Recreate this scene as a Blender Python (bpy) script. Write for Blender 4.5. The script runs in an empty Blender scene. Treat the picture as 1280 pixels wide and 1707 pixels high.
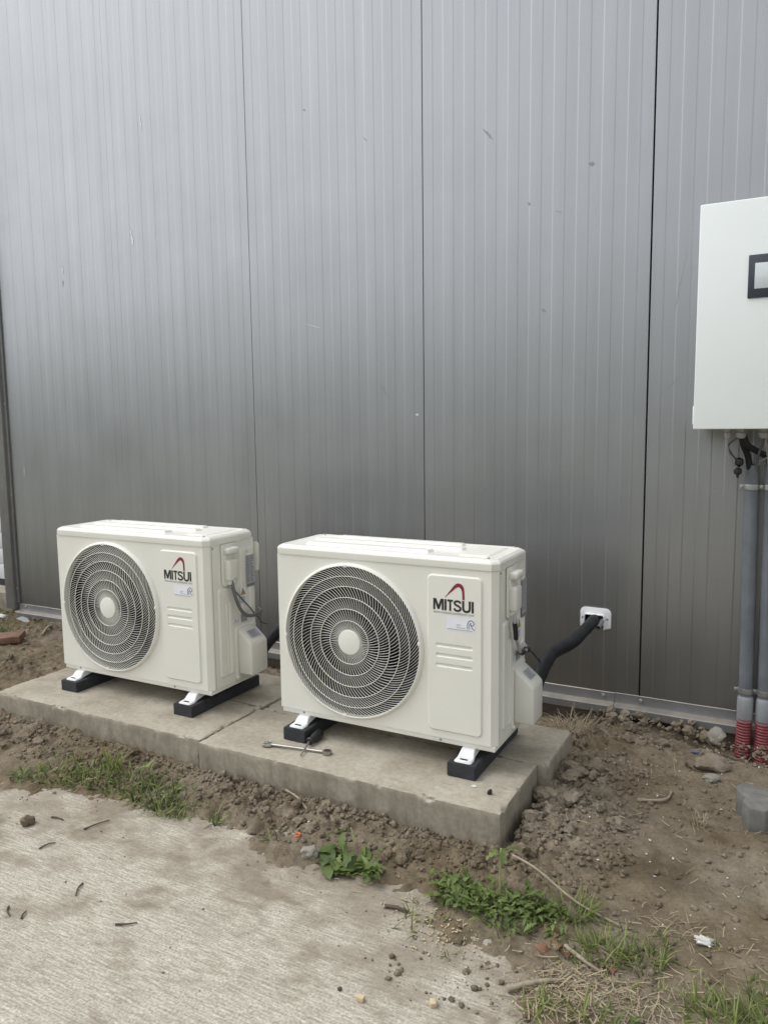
import bpy, bmesh, math, random
import numpy as np
from mathutils import Vector, Matrix
SC = bpy.context.scene
R_ = math.radians
# ---------------------------------------------------------------- camera, sky, sun, exposure
cam = bpy.data.cameras.new('camera'); cam_o = bpy.data.objects.new('camera', cam)
SC.collection.objects.link(cam_o)
cam.sensor_fit = 'HORIZONTAL'; cam.sensor_width = 36; cam.lens = 36.0
cam.clip_start = .05; cam.clip_end = 2000
ROT = Matrix(((.88262548, -.04392182, .46802044), (.46991669, .10842922, -.87602592), (-.01227044, .99313341, .11634199)))
cam_o.matrix_world = Matrix.Translation((0, 0, 1.12)) @ ROT.to_4x4()
SC.camera = cam_o
SUN_EL, SUN_AZ = 60, 256          # azimuth clockwise from +Y: light comes from the front left
wd = bpy.data.worlds.new('World'); SC.world = wd; wd.use_nodes = True
nt = wd.node_tree; nt.nodes.clear()
sky = nt.nodes.new('ShaderNodeTexSky'); sky.sky_type = 'NISHITA'; sky.sun_disc = False
sky.sun_elevation = R_(SUN_EL); sky.sun_rotation = R_(SUN_AZ)
sky.air_density = 1.0; sky.dust_density = 2.2; sky.ozone_density = 1.0
hs = nt.nodes.new('ShaderNodeHueSaturation'); hs.inputs['Saturation'].default_value = .10
bg = nt.nodes.new('ShaderNodeBackground'); bg.inputs['Strength'].default_value = .15
wo = nt.nodes.new('ShaderNodeOutputWorld')
tn = nt.nodes.new('ShaderNodeMix'); tn.data_type = 'RGBA'; tn.blend_type = 'MULTIPLY'; tn.inputs[0].default_value = 1; tn.inputs[7].default_value = (.97, .99, 1.02, 1)
nt.links.new(sky.outputs[0], hs.inputs['Color']); nt.links.new(hs.outputs[0], tn.inputs[6]); nt.links.new(tn.outputs[2], bg.inputs['Color']); nt.links.new(bg.outputs[0], wo.inputs['Surface'])
sun = bpy.data.lights.new('sun', 'SUN'); sun.energy = 0.55; sun.angle = R_(50); sun.color = (1, .98, .95)
sun_o = bpy.data.objects.new('sun', sun); SC.collection.objects.link(sun_o)
sd = Vector((math.sin(R_(SUN_AZ)) * math.cos(R_(SUN_EL)), math.cos(R_(SUN_AZ)) * math.cos(R_(SUN_EL)), math.sin(R_(SUN_EL))))
sun_o.rotation_euler = sd.to_track_quat('Z', 'Y').to_euler()
SC.view_settings.view_transform = 'Standard'; SC.view_settings.look = 'None'
SC.view_settings.gamma = 1; SC.view_settings.use_curve_mapping = False
SC.view_settings.exposure = 0.90
SC.cycles.max_bounces = 8; SC.cycles.use_denoising = True

random.seed(7); rng = np.random.default_rng(11)
C = SC.collection
# ---------------------------------------------------------------- helpers
def link(o, parent=None):
    C.objects.link(o)
    if parent is not None: o.parent = parent
    return o
def tag(o, label=None, cat=None, group=None, kind=None):
    if label: o['label'] = label
    if cat: o['category'] = cat
    if group: o['group'] = group
    if kind: o['kind'] = kind
    return o
def empty(name, loc, rz=0):
    o = bpy.data.objects.new(name, None); o.empty_display_size = .05
    o.location = loc; o.rotation_euler = (0, 0, rz); return link(o)
def copy_tree(o, parent=None):
    c = o.copy(); link(c, parent)
    for ch in list(o.children): copy_tree(ch, c)
    return c
def smooth(me, ang=35):
    me.polygons.foreach_set('use_smooth', [True] * len(me.polygons))
    if ang < 180:
        try: me.set_sharp_from_angle(angle=R_(ang))
        except Exception: pass
def bm_obj(name, bm, mat, parent=None, sm=35):
    bmesh.ops.recalc_face_normals(bm, faces=bm.faces)
    me = bpy.data.meshes.new(name); bm.to_mesh(me); bm.free()
    if mat: me.materials.append(mat)
    if sm: smooth(me, sm)
    return link(bpy.data.objects.new(name, me), parent)
def np_mesh(name, V, F, mat=None, sm=True):
    V = np.asarray(V, np.float32); F = np.asarray(F, np.int32)
    me = bpy.data.meshes.new(name); n = F.shape[1]
    me.vertices.add(len(V)); me.vertices.foreach_set('co', V.ravel())
    me.loops.add(F.size); me.loops.foreach_set('vertex_index', F.ravel())
    me.polygons.add(len(F)); me.polygons.foreach_set('loop_start', np.arange(0, F.size, n, dtype=np.int32))
    me.polygons.foreach_set('loop_total', np.full(len(F), n, np.int32))
    if sm: me.polygons.foreach_set('use_smooth', np.ones(len(F), bool))
    me.update(calc_edges=True); me.validate()
    if mat: me.materials.append(mat)
    return me
def np_obj(name, V, F, mat, parent=None, sm=True):
    return link(bpy.data.objects.new(name, np_mesh(name, V, F, mat, sm)), parent)
class MB:
    """collects quads/tris given as point lists, built into one mesh"""
    def __init__(s): s.bm = bmesh.new()
    def box(s, x0, x1, y0, y1, z0, z1, bev=0, seg=2):
        b = bmesh.new(); bmesh.ops.create_cube(b, size=1)
        for v in b.verts: v.co = Vector(((x0 + x1) / 2 + v.co.x * (x1 - x0), (y0 + y1) / 2 + v.co.y * (y1 - y0), (z0 + z1) / 2 + v.co.z * (z1 - z0)))
        if bev: bmesh.ops.bevel(b, geom=list(b.edges), offset=bev, segments=seg, affect='EDGES', profile=.5, clamp_overlap=True)
        return s.add(b)
    def add(s, b, mtx=None):
        me = bpy.data.meshes.new('t'); b.to_mesh(me); b.free()
        if mtx: me.transform(mtx)
        s.bm.from_mesh(me); bpy.data.meshes.remove(me); return s
    def tube(s, pts, r, n=12, cap=True):
        P = [Vector(p) for p in pts]; rr = r if isinstance(r, (list, tuple)) else [r] * len(P)
        rings = []; up = None
        for i, p in enumerate(P):
            t = (P[min(i + 1, len(P) - 1)] - P[max(i - 1, 0)]).normalized()
            if up is None:
                up = Vector((0, 0, 1)) if abs(t.z) < .9 else Vector((1, 0, 0))
            a = (up - t * up.dot(t)).normalized(); up = a; b = t.cross(a)
            rings.append([s.bm.verts.new(p + (a * math.cos(k * 2 * math.pi / n) + b * math.sin(k * 2 * math.pi / n)) * rr[i]) for k in range(n)])
        for A, B in zip(rings, rings[1:]):
            for k in range(n): s.bm.faces.new((A[k], A[(k + 1) % n], B[(k + 1) % n], B[k]))
        if cap: s.bm.faces.new(rings[0][::-1]); s.bm.faces.new(rings[-1])
        return s
    def lathe(s, prof, n=32, axis='z', org=(0, 0, 0), close=False):
        """prof: (r, h); axis the h direction"""
        o = Vector(org); rings = []
        for r, h in prof:
            ring = []
            for k in range(n):
                a = 2 * math.pi * k / n; c, d = r * math.cos(a), r * math.sin(a)
                v = (c, d, h) if axis == 'z' else ((c, h, d) if axis == 'y' else (h, c, d))
                ring.append(s.bm.verts.new(o + Vector(v)))
            rings.append(ring)
        L = list(zip(rings, rings[1:])) + ([(rings[-1], rings[0])] if close else [])
        for A, B in L:
            for k in range(n): s.bm.faces.new((A[k], A[(k + 1) % n], B[(k + 1) % n], B[k]))
        if not close:
            for ring, (r, h) in ((rings[0], prof[0]), (rings[-1], prof[-1])):
                if r > 1e-6: s.bm.faces.new(ring)
        return s
    def prism(s, poly, y0, y1, plane='xz', bev=0):
        """polygon (a,b) extruded along the third axis"""
        b = bmesh.new()
        def P(a, c, h): return (a, h, c) if plane == 'xz' else ((a, c, h) if plane == 'xy' else (h, a, c))
        A = [b.verts.new(P(a, c, y0)) for a, c in poly]; B = [b.verts.new(P(a, c, y1)) for a, c in poly]
        b.faces.new(A); b.faces.new(B[::-1])
        for k in range(len(poly)): b.faces.new((A[k], B[k], B[(k + 1) % len(poly)], A[(k + 1) % len(poly)]))
        if bev:
            bmesh.ops.recalc_face_normals(b, faces=b.faces)
            bmesh.ops.bevel(b, geom=[e for e in b.edges if e.calc_face_angle(0) > .5], offset=bev, segments=2, affect='EDGES', profile=.5, clamp_overlap=True)
        return s.add(b)
    def build(s, name, mat, parent=None, sm=35): return bm_obj(name, s.bm, mat, parent, sm)
def ss(a, b, x):
    t = np.clip((np.asarray(x, float) - a) / (b - a), 0, 1); return t * t * (3 - 2 * t)
def rr(u, v, u0, u1, v0, v1, r):
    qx = np.abs(u - (u0 + u1) / 2) - (u1 - u0) / 2 + r; qy = np.abs(v - (v0 + v1) / 2) - (v1 - v0) / 2 + r
    return np.hypot(np.maximum(qx, 0), np.maximum(qy, 0)) + np.minimum(np.maximum(qx, qy), 0) - r
def relief(name, us, vs, hf, mapf, mat, parent):
    U, V = np.meshgrid(us, vs, indexing='ij'); H = hf(U, V)
    P = np.stack(mapf(U, V, H), -1).reshape(-1, 3); n, m = len(us), len(vs)
    i = (np.arange(n - 1)[:, None] * m + np.arange(m - 1)[None]).ravel()
    return np_obj(name, P, np.stack([i, i + m, i + m + 1, i + 1], 1), mat, parent)
_perm = rng.permutation(512); _g = rng.normal(size=(512, 2)); _g /= np.linalg.norm(_g, axis=1)[:, None]
def perlin(x, y, seed=0):
    x = np.asarray(x, float); y = np.asarray(y, float)
    xi = np.floor(x).astype(int); yi = np.floor(y).astype(int); xf = x - xi; yf = y - yi
    def g(a, b):
        h = _perm[(_perm[(a + seed * 37) & 511] + b) & 511]; return _g[h]
    def d(a, b, dx, dy): v = g(a, b); return v[..., 0] * dx + v[..., 1] * dy
    u = xf ** 3 * (xf * (xf * 6 - 15) + 10); w = yf ** 3 * (yf * (yf * 6 - 15) + 10)
    a = d(xi, yi, xf, yf); b = d(xi + 1, yi, xf - 1, yf); c = d(xi, yi + 1, xf, yf - 1); e = d(xi + 1, yi + 1, xf - 1, yf - 1)
    return (a + (b - a) * u) + ((c + (e - c) * u) - (a + (b - a) * u)) * w
def worley(x, y, cell, seed):
    """rounded lumps with random heights and cracks between them, about 0..1"""
    wx = x / cell + .45 * perlin(x / cell * .7, y / cell * .7, seed + 20); wy = y / cell + .45 * perlin(x / cell * .7 + 9, y / cell * .7, seed + 21)
    ix = np.floor(wx).astype(int); iy = np.floor(wy).astype(int); f1 = np.full(wx.shape, 9.); f2 = np.full(wx.shape, 9.); hh = np.zeros(wx.shape)
    for dx in (-1, 0, 1):
        for dy in (-1, 0, 1):
            k = _perm[(_perm[(ix + dx + 57 * seed) & 511] + iy + dy) & 511]
            px = ix + dx + .5 + .46 * _g[k, 0]; py = iy + dy + .5 + .46 * _g[k, 1]; d = np.hypot(wx - px, wy - py)
            nearer = d < f1; f2 = np.where(nearer, f1, np.minimum(f2, d)); hh = np.where(nearer, (k * 73 % 101) / 101., hh); f1 = np.where(nearer, d, f1)
    edge = np.clip((f2 - f1) / .35, 0, 1); return hh ** 1.5 * .75 * edge ** .5 + .35 * np.sqrt(np.clip(1 - f1 * f1, 0, 1)) * edge ** .6
def fbm(x, y, oct=4, seed=0, gain=.5):
    s = 0; a = 1; f = 1
    for o in range(oct): s = s + a * perlin(x * f, y * f, seed + o); a *= gain; f *= 2.03
    return s
# ---------------------------------------------------------------- materials
def material(name):
    m = bpy.data.materials.new(name); m.use_nodes = True
    n = m.node_tree; b = n.nodes['Principled BSDF']
    return m, n, b
def N(n, t, **kw):
    x = n.nodes.new(t)
    for k, v in kw.items(): setattr(x, k, v)
    return x
def noise(n, coord, scale, detail=4, rough=.55, stretch=None, dist=0):
    t = N(n, 'ShaderNodeTexNoise'); t.inputs['Scale'].default_value = scale; t.inputs['Detail'].default_value = detail
    t.inputs['Roughness'].default_value = rough; t.inputs['Distortion'].default_value = dist
    if stretch:
        mp = N(n, 'ShaderNodeMapping'); mp.inputs['Scale'].default_value = stretch
        n.links.new(coord, mp.inputs['Vector']); coord = mp.outputs[0]
    n.links.new(coord, t.inputs['Vector']); return t.outputs['Fac']
def ramp(n, fac, *stops):
    r = N(n, 'ShaderNodeValToRGB'); e = r.color_ramp.elements
    while len(e) < len(stops): e.new(.5)
    for i, (p, c) in enumerate(stops):
        e[i].position = p; e[i].color = (*c, 1) if isinstance(c, (tuple, list)) else (c, c, c, 1)
    n.links.new(fac, r.inputs[0]); return r.outputs[0]
def mix(n, fac, a, b, mode='MIX'):
    x = N(n, 'ShaderNodeMix', data_type='RGBA', blend_type=mode)
    for s, v in ((0, fac), (6, a), (7, b)):
        if isinstance(v, (int, float)): x.inputs[s].default_value = v
        elif isinstance(v, tuple): x.inputs[s].default_value = (*v, 1)
        else: n.links.new(v, x.inputs[s])
    return x.outputs[2]
def bump(n, b, h, strength, dist=.002, prev=None):
    x = N(n, 'ShaderNodeBump'); x.inputs['Strength'].default_value = strength; x.inputs['Distance'].default_value = dist
    n.links.new(h, x.inputs['Height'])
    if prev is not None: n.links.new(prev, x.inputs['Normal'])
    n.links.new(x.outputs[0], b.inputs['Normal']); return x.outputs[0]
def coords(n, kind='Object'): return N(n, 'ShaderNodeTexCoord').outputs[kind]
def geo(n): return N(n, 'ShaderNodeNewGeometry').outputs['Position']
def simple(name, col, rough=.5, metal=0, var=.12, scale=30, bmp=0, bscale=300, spec=.5, coat=0):
    m, n, b = material(name); co = coords(n)
    f = noise(n, co, scale, 4)
    c2 = tuple(max(0, c * (1 - var)) for c in col); c1 = tuple(min(1, c * (1 + var * .5)) for c in col)
    n.links.new(ramp(n, f, (.3, c2), (.7, c1)), b.inputs['Base Color'])
    b.inputs['Roughness'].default_value = rough; b.inputs['Metallic'].default_value = metal
    b.inputs['Specular IOR Level'].default_value = spec; b.inputs['Coat Weight'].default_value = coat
    if bmp: bump(n, b, noise(n, co, bscale, 3), bmp)
    return m
def wall_mat():
    m, n, b = material('silver_coated_steel'); p = geo(n)
    big = noise(n, p, 1.1, 3, .5, (1.0, 1, .45)); streak = noise(n, p, 6, 4, .6, (3, 1, .12))
    c = ramp(n, streak, (.3, (.338, .343, .348)), (.7, (.375, .380, .385)))
    grime = ramp(n, noise(n, p, 2.3, 6, .65), (.42, 0.0), (.8, .35))
    c = mix(n, grime, c, (.335, .335, .335))
    fleck = noise(n, p, 900, 2)
    c = mix(n, .08, c, ramp(n, fleck, (.35, .15), (.65, .65)))
    n.links.new(c, b.inputs['Base Color']); b.inputs['Metallic'].default_value = 1.0
    n.links.new(ramp(n, noise(n, p, 3.2, 5, .6), (.3, .34), (.75, .41)), b.inputs['Roughness'])
    h = bump(n, b, big, .25, .02)
    bump(n, b, noise(n, p, 420, 2), .08, .0006, h)
    return m
def trim_mat():
    m, n, b = material('grey_trim_steel'); p = geo(n)
    d = noise(n, p, 14, 6, .65)
    sx = N(n, 'ShaderNodeSeparateXYZ'); n.links.new(N(n, 'ShaderNodeNewGeometry').outputs['Normal'], sx.inputs[0])
    mul = N(n, 'ShaderNodeMath', operation='MULTIPLY'); n.links.new(ramp(n, sx.outputs[2], (.3, 0.0), (.8, 1.0)), mul.inputs[0]); n.links.new(ramp(n, d, (.35, .2), (.62, .95)), mul.inputs[1])
    c = mix(n, mul.outputs[0], ramp(n, d, (.3, (.20, .198, .192)), (.7, (.255, .252, .245))), (.34, .30, .245))
    n.links.new(c, b.inputs['Base Color']); b.inputs['Metallic'].default_value = .45; b.inputs['Roughness'].default_value = .45
    bump(n, b, noise(n, p, 60, 5), .12, .002); return m
STAIN = (-.233, 1.885, .01)
def soil_mat(name='soil', tint=(1, 1, 1)):
    m, n, b = material(name); p = geo(n)
    def T(c): return tuple(c[i] * tint[i] for i in range(3))
    f1 = noise(n, p, 2.2, 6, .6); f2 = noise(n, p, 14, 8, .68); f3 = noise(n, p, 120, 4, .7)
    dry = ramp(n, f2, (.28, T((.130, .105, .072))), (.55, T((.218, .180, .129))), (.8, T((.31, .266, .202))))
    damp = ramp(n, f2, (.3, T((.094, .070, .041))), (.7, T((.188, .145, .088))))
    c = mix(n, ramp(n, f1, (.42, 0.0), (.62, .85)), dry, damp)
    c = mix(n, .35, c, ramp(n, f3, (.3, .25), (.7, .8)), 'OVERLAY')
    pale = ramp(n, noise(n, p, 260, 2, .5), (.70, 0.0), (.76, .8))
    c = mix(n, pale, c, T((.36, .32, .26)))
    # one damp stain on the trampled soil
    dv = N(n, 'ShaderNodeVectorMath', operation='DISTANCE'); n.links.new(p, dv.inputs[0]); dv.inputs[1].default_value = STAIN
    da = N(n, 'ShaderNodeMath', operation='MULTIPLY_ADD'); n.links.new(noise(n, p, 16, 6, .65), da.inputs[0]); da.inputs[1].default_value = .16; n.links.new(dv.outputs['Value'], da.inputs[2])
    c = mix(n, ramp(n, da.outputs[0], (.11, .62), (.19, 0.0)), c, T((.075, .056, .034)))
    # farther out, a dark green field colour is added to darken the wall reflection
    ln = N(n, 'ShaderNodeVectorMath', operation='LENGTH'); n.links.new(p, ln.inputs[0])
    rg = N(n, 'ShaderNodeMapRange'); n.links.new(ln.outputs['Value'], rg.inputs[0]); rg.inputs[1].default_value = 4.5; rg.inputs[2].default_value = 6.5
    c = mix(n, rg.outputs[0], c, ramp(n, f2, (.3, (.035, .052, .02)), (.7, (.075, .10, .042))))
    n.links.new(c, b.inputs['Base Color']); b.inputs['Roughness'].default_value = .95; b.inputs['Specular IOR Level'].default_value = .15
    h = bump(n, b, f3, .7, .006)
    bump(n, b, noise(n, p, 420, 3, .7), .8, .0025, h); return m
def paving_mat():
    m, n, b = material('broomed_concrete'); p = geo(n)
    broom = noise(n, p, 22, 6, .72, (.8, 9, 1)); pit = noise(n, p, 170, 4, .65)
    c = ramp(n, broom, (.36, (.31, .278, .214)), (.5, (.435, .402, .328)), (.64, (.575, .543, .463)))
    c = mix(n, .38, c, ramp(n, pit, (.34, .12), (.66, .88)), 'OVERLAY')
    grain = ramp(n, noise(n, p, 420, 3, .6), (.30, .75), (.40, 0.0)); c = mix(n, grain, c, (.14, .12, .09))
    at = N(n, 'ShaderNodeAttribute'); at.attribute_name = 'soil_cover'
    fine = N(n, 'ShaderNodeMath', operation='MULTIPLY_ADD'); n.links.new(noise(n, p, 45, 7, .75, (1, 1.8, 1)), fine.inputs[0]); fine.inputs[1].default_value = .5; n.links.new(at.outputs['Fac'], fine.inputs[2])
    dirt = ramp(n, fine.outputs[0], (.24, 0.0), (.50, .42), (.84, .92))
    dc = ramp(n, noise(n, p, 40, 6, .7), (.3, (.185, .153, .110)), (.7, (.29, .247, .186)))
    c = mix(n, dirt, c, dc)
    dk = ramp(n, noise(n, p, 3.4, 7, .7, None, .4), (.60, 0.0), (.90, .55))
    c = mix(n, dk, c, (.12, .095, .066))
    n.links.new(c, b.inputs['Base Color']); b.inputs['Roughness'].default_value = .9; b.inputs['Specular IOR Level'].default_value = .2
    h = bump(n, b, broom, .6, .004); bump(n, b, pit, .7, .0025, h); return m
def slab_mat():
    m, n, b = material('cast_concrete'); p = geo(n)
    f1 = noise(n, p, 5, 7, .65); f2 = noise(n, p, 60, 5, .7)
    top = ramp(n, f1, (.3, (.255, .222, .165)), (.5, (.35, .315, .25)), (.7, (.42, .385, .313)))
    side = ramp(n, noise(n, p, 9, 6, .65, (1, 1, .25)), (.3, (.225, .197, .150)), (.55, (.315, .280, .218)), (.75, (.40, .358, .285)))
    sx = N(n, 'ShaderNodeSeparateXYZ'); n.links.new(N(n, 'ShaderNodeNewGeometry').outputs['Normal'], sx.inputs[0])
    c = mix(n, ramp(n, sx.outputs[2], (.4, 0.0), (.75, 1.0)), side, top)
    c = mix(n, .3, c, ramp(n, f2, (.3, .25), (.7, .75)), 'OVERLAY')
    st = ramp(n, noise(n, p, 11, 8, .75), (.58, 0.0), (.68, .55)); c = mix(n, st, c, (.20, .17, .125))
    # soil splashed and wicked up the lower face
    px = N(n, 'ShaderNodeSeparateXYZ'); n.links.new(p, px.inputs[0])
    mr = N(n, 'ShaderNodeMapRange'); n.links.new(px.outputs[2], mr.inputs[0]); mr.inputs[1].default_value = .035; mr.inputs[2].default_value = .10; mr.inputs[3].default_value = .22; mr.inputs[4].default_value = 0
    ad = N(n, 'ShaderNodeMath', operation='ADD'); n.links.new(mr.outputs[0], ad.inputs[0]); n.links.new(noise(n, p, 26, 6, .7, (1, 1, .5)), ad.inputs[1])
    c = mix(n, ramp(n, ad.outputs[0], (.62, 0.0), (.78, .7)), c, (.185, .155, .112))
    n.links.new(c, b.inputs['Base Color']); b.inputs['Roughness'].default_value = .92; b.inputs['Specular IOR Level'].default_value = .2
    h = bump(n, b, f1, .3, .006); bump(n, b, f2, .45, .002, h); return m
def leaf_mat(name, c1, c2, trans=.3, rough=.5):
    m, n, b = material(name)
    at = N(n, 'ShaderNodeAttribute'); at.attribute_name = 'tint'
    f = N(n, 'ShaderNodeMath', operation='MULTIPLY_ADD'); n.links.new(noise(n, geo(n), 90, 3), f.inputs[0]); f.inputs[1].default_value = .5; n.links.new(at.outputs['Fac'], f.inputs[2])
    oi = N(n, 'ShaderNodeObjectInfo'); f2 = N(n, 'ShaderNodeMath', operation='MULTIPLY_ADD'); n.links.new(oi.outputs['Random'], f2.inputs[0]); f2.inputs[1].default_value = .35; n.links.new(f.outputs[0], f2.inputs[2])
    c = ramp(n, f2.outputs[0], (.15, c1), (1.0, c2)); n.links.new(c, b.inputs['Base Color'])
    b.inputs['Roughness'].default_value = rough; b.inputs['Specular IOR Level'].default_value = .35
    tr = N(n, 'ShaderNodeBsdfTranslucent'); n.links.new(c, tr.inputs[0])
    ms = N(n, 'ShaderNodeMixShader'); ms.inputs[0].default_value = trans
    n.links.new(b.outputs[0], ms.inputs[1]); n.links.new(tr.outputs[0], ms.inputs[2])
    n.links.new(ms.outputs[0], n.nodes['Material Output'].inputs['Surface']); return m
M = dict(
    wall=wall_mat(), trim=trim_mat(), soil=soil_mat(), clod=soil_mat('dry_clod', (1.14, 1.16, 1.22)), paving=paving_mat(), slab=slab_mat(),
    dark=simple('dark_void', (.006, .006, .007), .9, 0, .12, 30, 0, 300, .1),
    shell=simple('ivory_paint', (.745, .727, .648), .36, 0, .03, 8, .02, 500),
    plastic=simple('ivory_plastic', (.70, .685, .61), .42, 0, .03, 8),
    grille=simple('ivory_grille', (.76, .745, .67), .4, 0, .03, 8),
    white=simple('white_plastic', (.80, .80, .80), .35, 0, .04, 20),
    foot=simple('white_foot', (.70, .70, .69), .4, 0, .05, 30),
    rubber=simple('black_rubber', (.028, .030, .033), .75, 0, .35, 40, .3, 250),
    fan=simple('fan_plastic', (.02, .021, .028), .35, 0, .1, 20),
    coil=simple('coil_fins', (.012, .012, .014), .7, .2, .3, 60),
    ink=simple('black_ink', (.02, .02, .022), .5), red=simple('dark_red_ink', (.22, .016, .034), .5),
    navy=simple('navy_ink', (.035, .045, .085), .5), greyink=simple('grey_ink', (.20, .20, .21), .6),
    paper=simple('label_paper', (.76, .77, .80), .5, 0, .03), silver=simple('silver_label', (.50, .51, .53), .35, .3, .08, 60),
    yellow=simple('warning_yellow', (.62, .47, .03), .5), blue=simple('label_blue', (.08, .12, .26), .5),
    chrome=simple('chrome_steel', (.40, .385, .36), .38, 1, .12, 60),
    screw=simple('screw_steel', (.42, .41, .39), .35, .9, .1),
    blackplastic=simple('black_plastic', (.018, .018, .019), .4),
    tape=simple('black_insulation', (.007, .0075, .009), .5, 0, .3, 25, .6, 60, .35),
    cable=simple('grey_cable', (.12, .125, .125), .5), pale_cable=simple('pale_cable', (.36, .36, .35), .5),
    cabinet=simple('cabinet_paint', (.81, .845, .82), .33, 0, .02, 5, .03, 700),
    frame=simple('display_frame', (.035, .042, .055), .4), screen=simple('display_glass', (.62, .66, .66), .15, 0, .1, 5),
    pvc=simple('grey_pvc', (.155, .168, .18), .2, 0, .18, 14, .05, 60), socket=simple('pvc_socket', (.30, .315, .325), .3, 0, .15, 14),
    redtube=simple('red_corrugated', (.24, .05, .055), .5, 0, .35, 30), zinc=simple('zinc_steel', (.42, .42, .41), .4, .8, .15, 40),
    gland=simple('gland_grey', (.42, .42, .40), .5), doorw=simple('door_white', (.70, .71, .71), .4, 0, .05, 6),
    concrete=simple('plinth_concrete', (.23, .20, .155), .9, 0, .3, 12, .4, 80),
    paver=simple('grey_paver', (.165, .158, .14), .9, 0, .25, 40, .5, 260),
    stone=simple('pale_stone', (.26, .238, .20), .9, 0, .25, 30, .4, 120),
    rust=simple('rusty_board', (.20, .11, .075), .85, 0, .35, 18, .3, 90),
    twig=simple('twig_bark', (.10, .075, .055), .85, 0, .35, 60), stick=simple('dry_stick', (.30, .25, .18), .85, 0, .3, 60),
    straw=leaf_mat('dry_straw', (.15, .115, .075), (.40, .33, .22), .15, .7),
    chips=simple('wood_chips', (.55, .45, .28), .8, 0, .25, 60), flake=simple('pale_flakes', (.66, .64, .60), .7, 0, .1),
    orange=simple('orange_plastic', (.62, .12, .04), .45), deadleaf=leaf_mat('dead_leaf', (.11, .055, .033), (.24, .13, .08), .15, .7),
    grass=leaf_mat('grass', (.036, .060, .020), (.27, .315, .095), .35, .55), weed=leaf_mat('weed', (.038, .068, .019), (.20, .26, .075), .35, .52),
    paleleaf=leaf_mat('pale_leaf', (.16, .21, .07), (.26, .31, .12), .35, .5), stem=simple('weed_stem', (.22, .27, .09), .6),
    scuff_l=simple('bare_scratch', (.80, .80, .79), .35, .2), scuff_d=simple('dark_scuff', (.30, .30, .295), .55, .6),
)
# ---------------------------------------------------------------- ground
YB = ([-6, -2.12, -1.8, -1.47, -1.04, -.67, -.455, -.372, -.30, -.2, 0, 1], [1.42, 1.45, 1.54, 1.60, 1.55, 1.47, 1.37, 1.28, 1.1, .7, .2, -2])
def edge_d(x, y): return y - np.interp(x, *YB) + .12 * fbm(x * 5, y * 5, 4, 3, .6)
def soil_h(x, y, fine=True):
    x = np.asarray(x, float); y = np.asarray(y, float)
    d = edge_d(x, y)
    t = ss(-.10, .12, d + .05 * fbm(x * 38, y * 38, 3, 41))
    inslab = (x > -2.66) & (x < -.60)
    top = np.interp(x, [-3.2, -2.6, -1.7, -1.2, -.62, -.4], [.05, .036, .030, .026, .020, .016])
    rise = ss(1.55, 1.77, y) * np.interp(x, [-2.8, -2.6, -.66, -.30], [.9, 1, 1, .12])
    h = .014 + (top - .014) * rise
    h = np.where(x < -2.6, np.maximum(h, .03 + .035 * ss(1.6, 2.0, y)), h)
    h = h + .016 * ss(-.24, -.48, x) * ss(1.7, 1.9, y) * ss(2.9, 2.6, y) * ss(-.8, -.6, x)
    h = h - .045 * ss(2.55, 2.93, y) * np.interp(x, [-4, -3, -.55, -.1], [1.5, 1.3, 1.0, 2.3])
    h = h - np.where(inslab, .05 * ss(1.80, 1.86, y), 0)
    rough = np.interp(x, [-.46, -.32], [1.0, .12]) * np.clip(ss(1.50, 1.66, y), .25, 1)
    rough = np.maximum(rough, .75 * ss(2.45, 2.75, y)); rough = np.maximum(rough, np.where(x < -2.6, .7, 0))
    n = .016 * fbm(x * 3, y * 3, 3, 1) * (.5 + .5 * rough)
    if fine:
        pt = ss(-.25, .35, fbm(x * 4.5 + 3, y * 4.5, 3, 17))          # cloddy patches between dusty ones
        pt = np.maximum(pt, ss(.10, .0, np.abs(x + .55)) * ss(1.72, 1.8, y)); rough = rough * (.35 + .65 * pt)
        n = n + rough * (.021 * worley(x, y, .058, 1) + .012 * worley(x, y, .026, 2) + .006 * worley(x, y, .012, 3) - .012)
        n = n + rough * .013 * fbm(x * 30, y * 30, 4, 9, .7) + .0022 * fbm(x * 60, y * 60, 3, 13, .7) * (.6 + rough)
    far = 1 - ss(3, 9, np.hypot(x + 1.2, y - 1.6)); n = n * far; h = h * far
    return np.where(t > 0, t * (h + n) + (1 - t) * -.012, -.012) - .0 * t
def axis(lo, hi, st, far):
    core = np.arange(lo, hi, st); out = []; s = st; v = hi
    while v < far: out.append(v); s *= 1.35; v += s
    out.append(far); lft = []; s = st; v = lo
    while v > -far: s *= 1.35; v -= s; lft.append(max(v, -far))
    return np.concatenate([np.array(lft[::-1]), core, np.array(out)])
gx = axis(-4.4, .35, .0058, 400); gy = axis(1.18, 3.0, .0058, 400)
GX, GY = np.meshgrid(gx, gy, indexing='ij'); GZ = soil_h(GX, GY)
i = (np.arange(len(gx) - 1)[:, None] * len(gy) + np.arange(len(gy) - 1)[None]).ravel()
g = np_obj('ground', np.stack([GX, GY, GZ], -1).reshape(-1, 3), np.stack([i, i + len(gy), i + len(gy) + 1, i + 1], 1), M['soil'])
tag(g, 'bare grey-brown trampled soil beside the wall', kind='structure')
def gz(x, y): return float(max(soil_h(x, y), 0.0))
px_ = np.concatenate([[-9, -6, -3.4], np.arange(-2.7, .25, .012)]); py_ = np.concatenate([[-3, -1, 0], np.arange(.72, 1.67, .012)])
PX, PY = np.meshgrid(px_, py_, indexing='ij'); i = (np.arange(len(px_) - 1)[:, None] * len(py_) + np.arange(len(py_) - 1)[None]).ravel()
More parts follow.
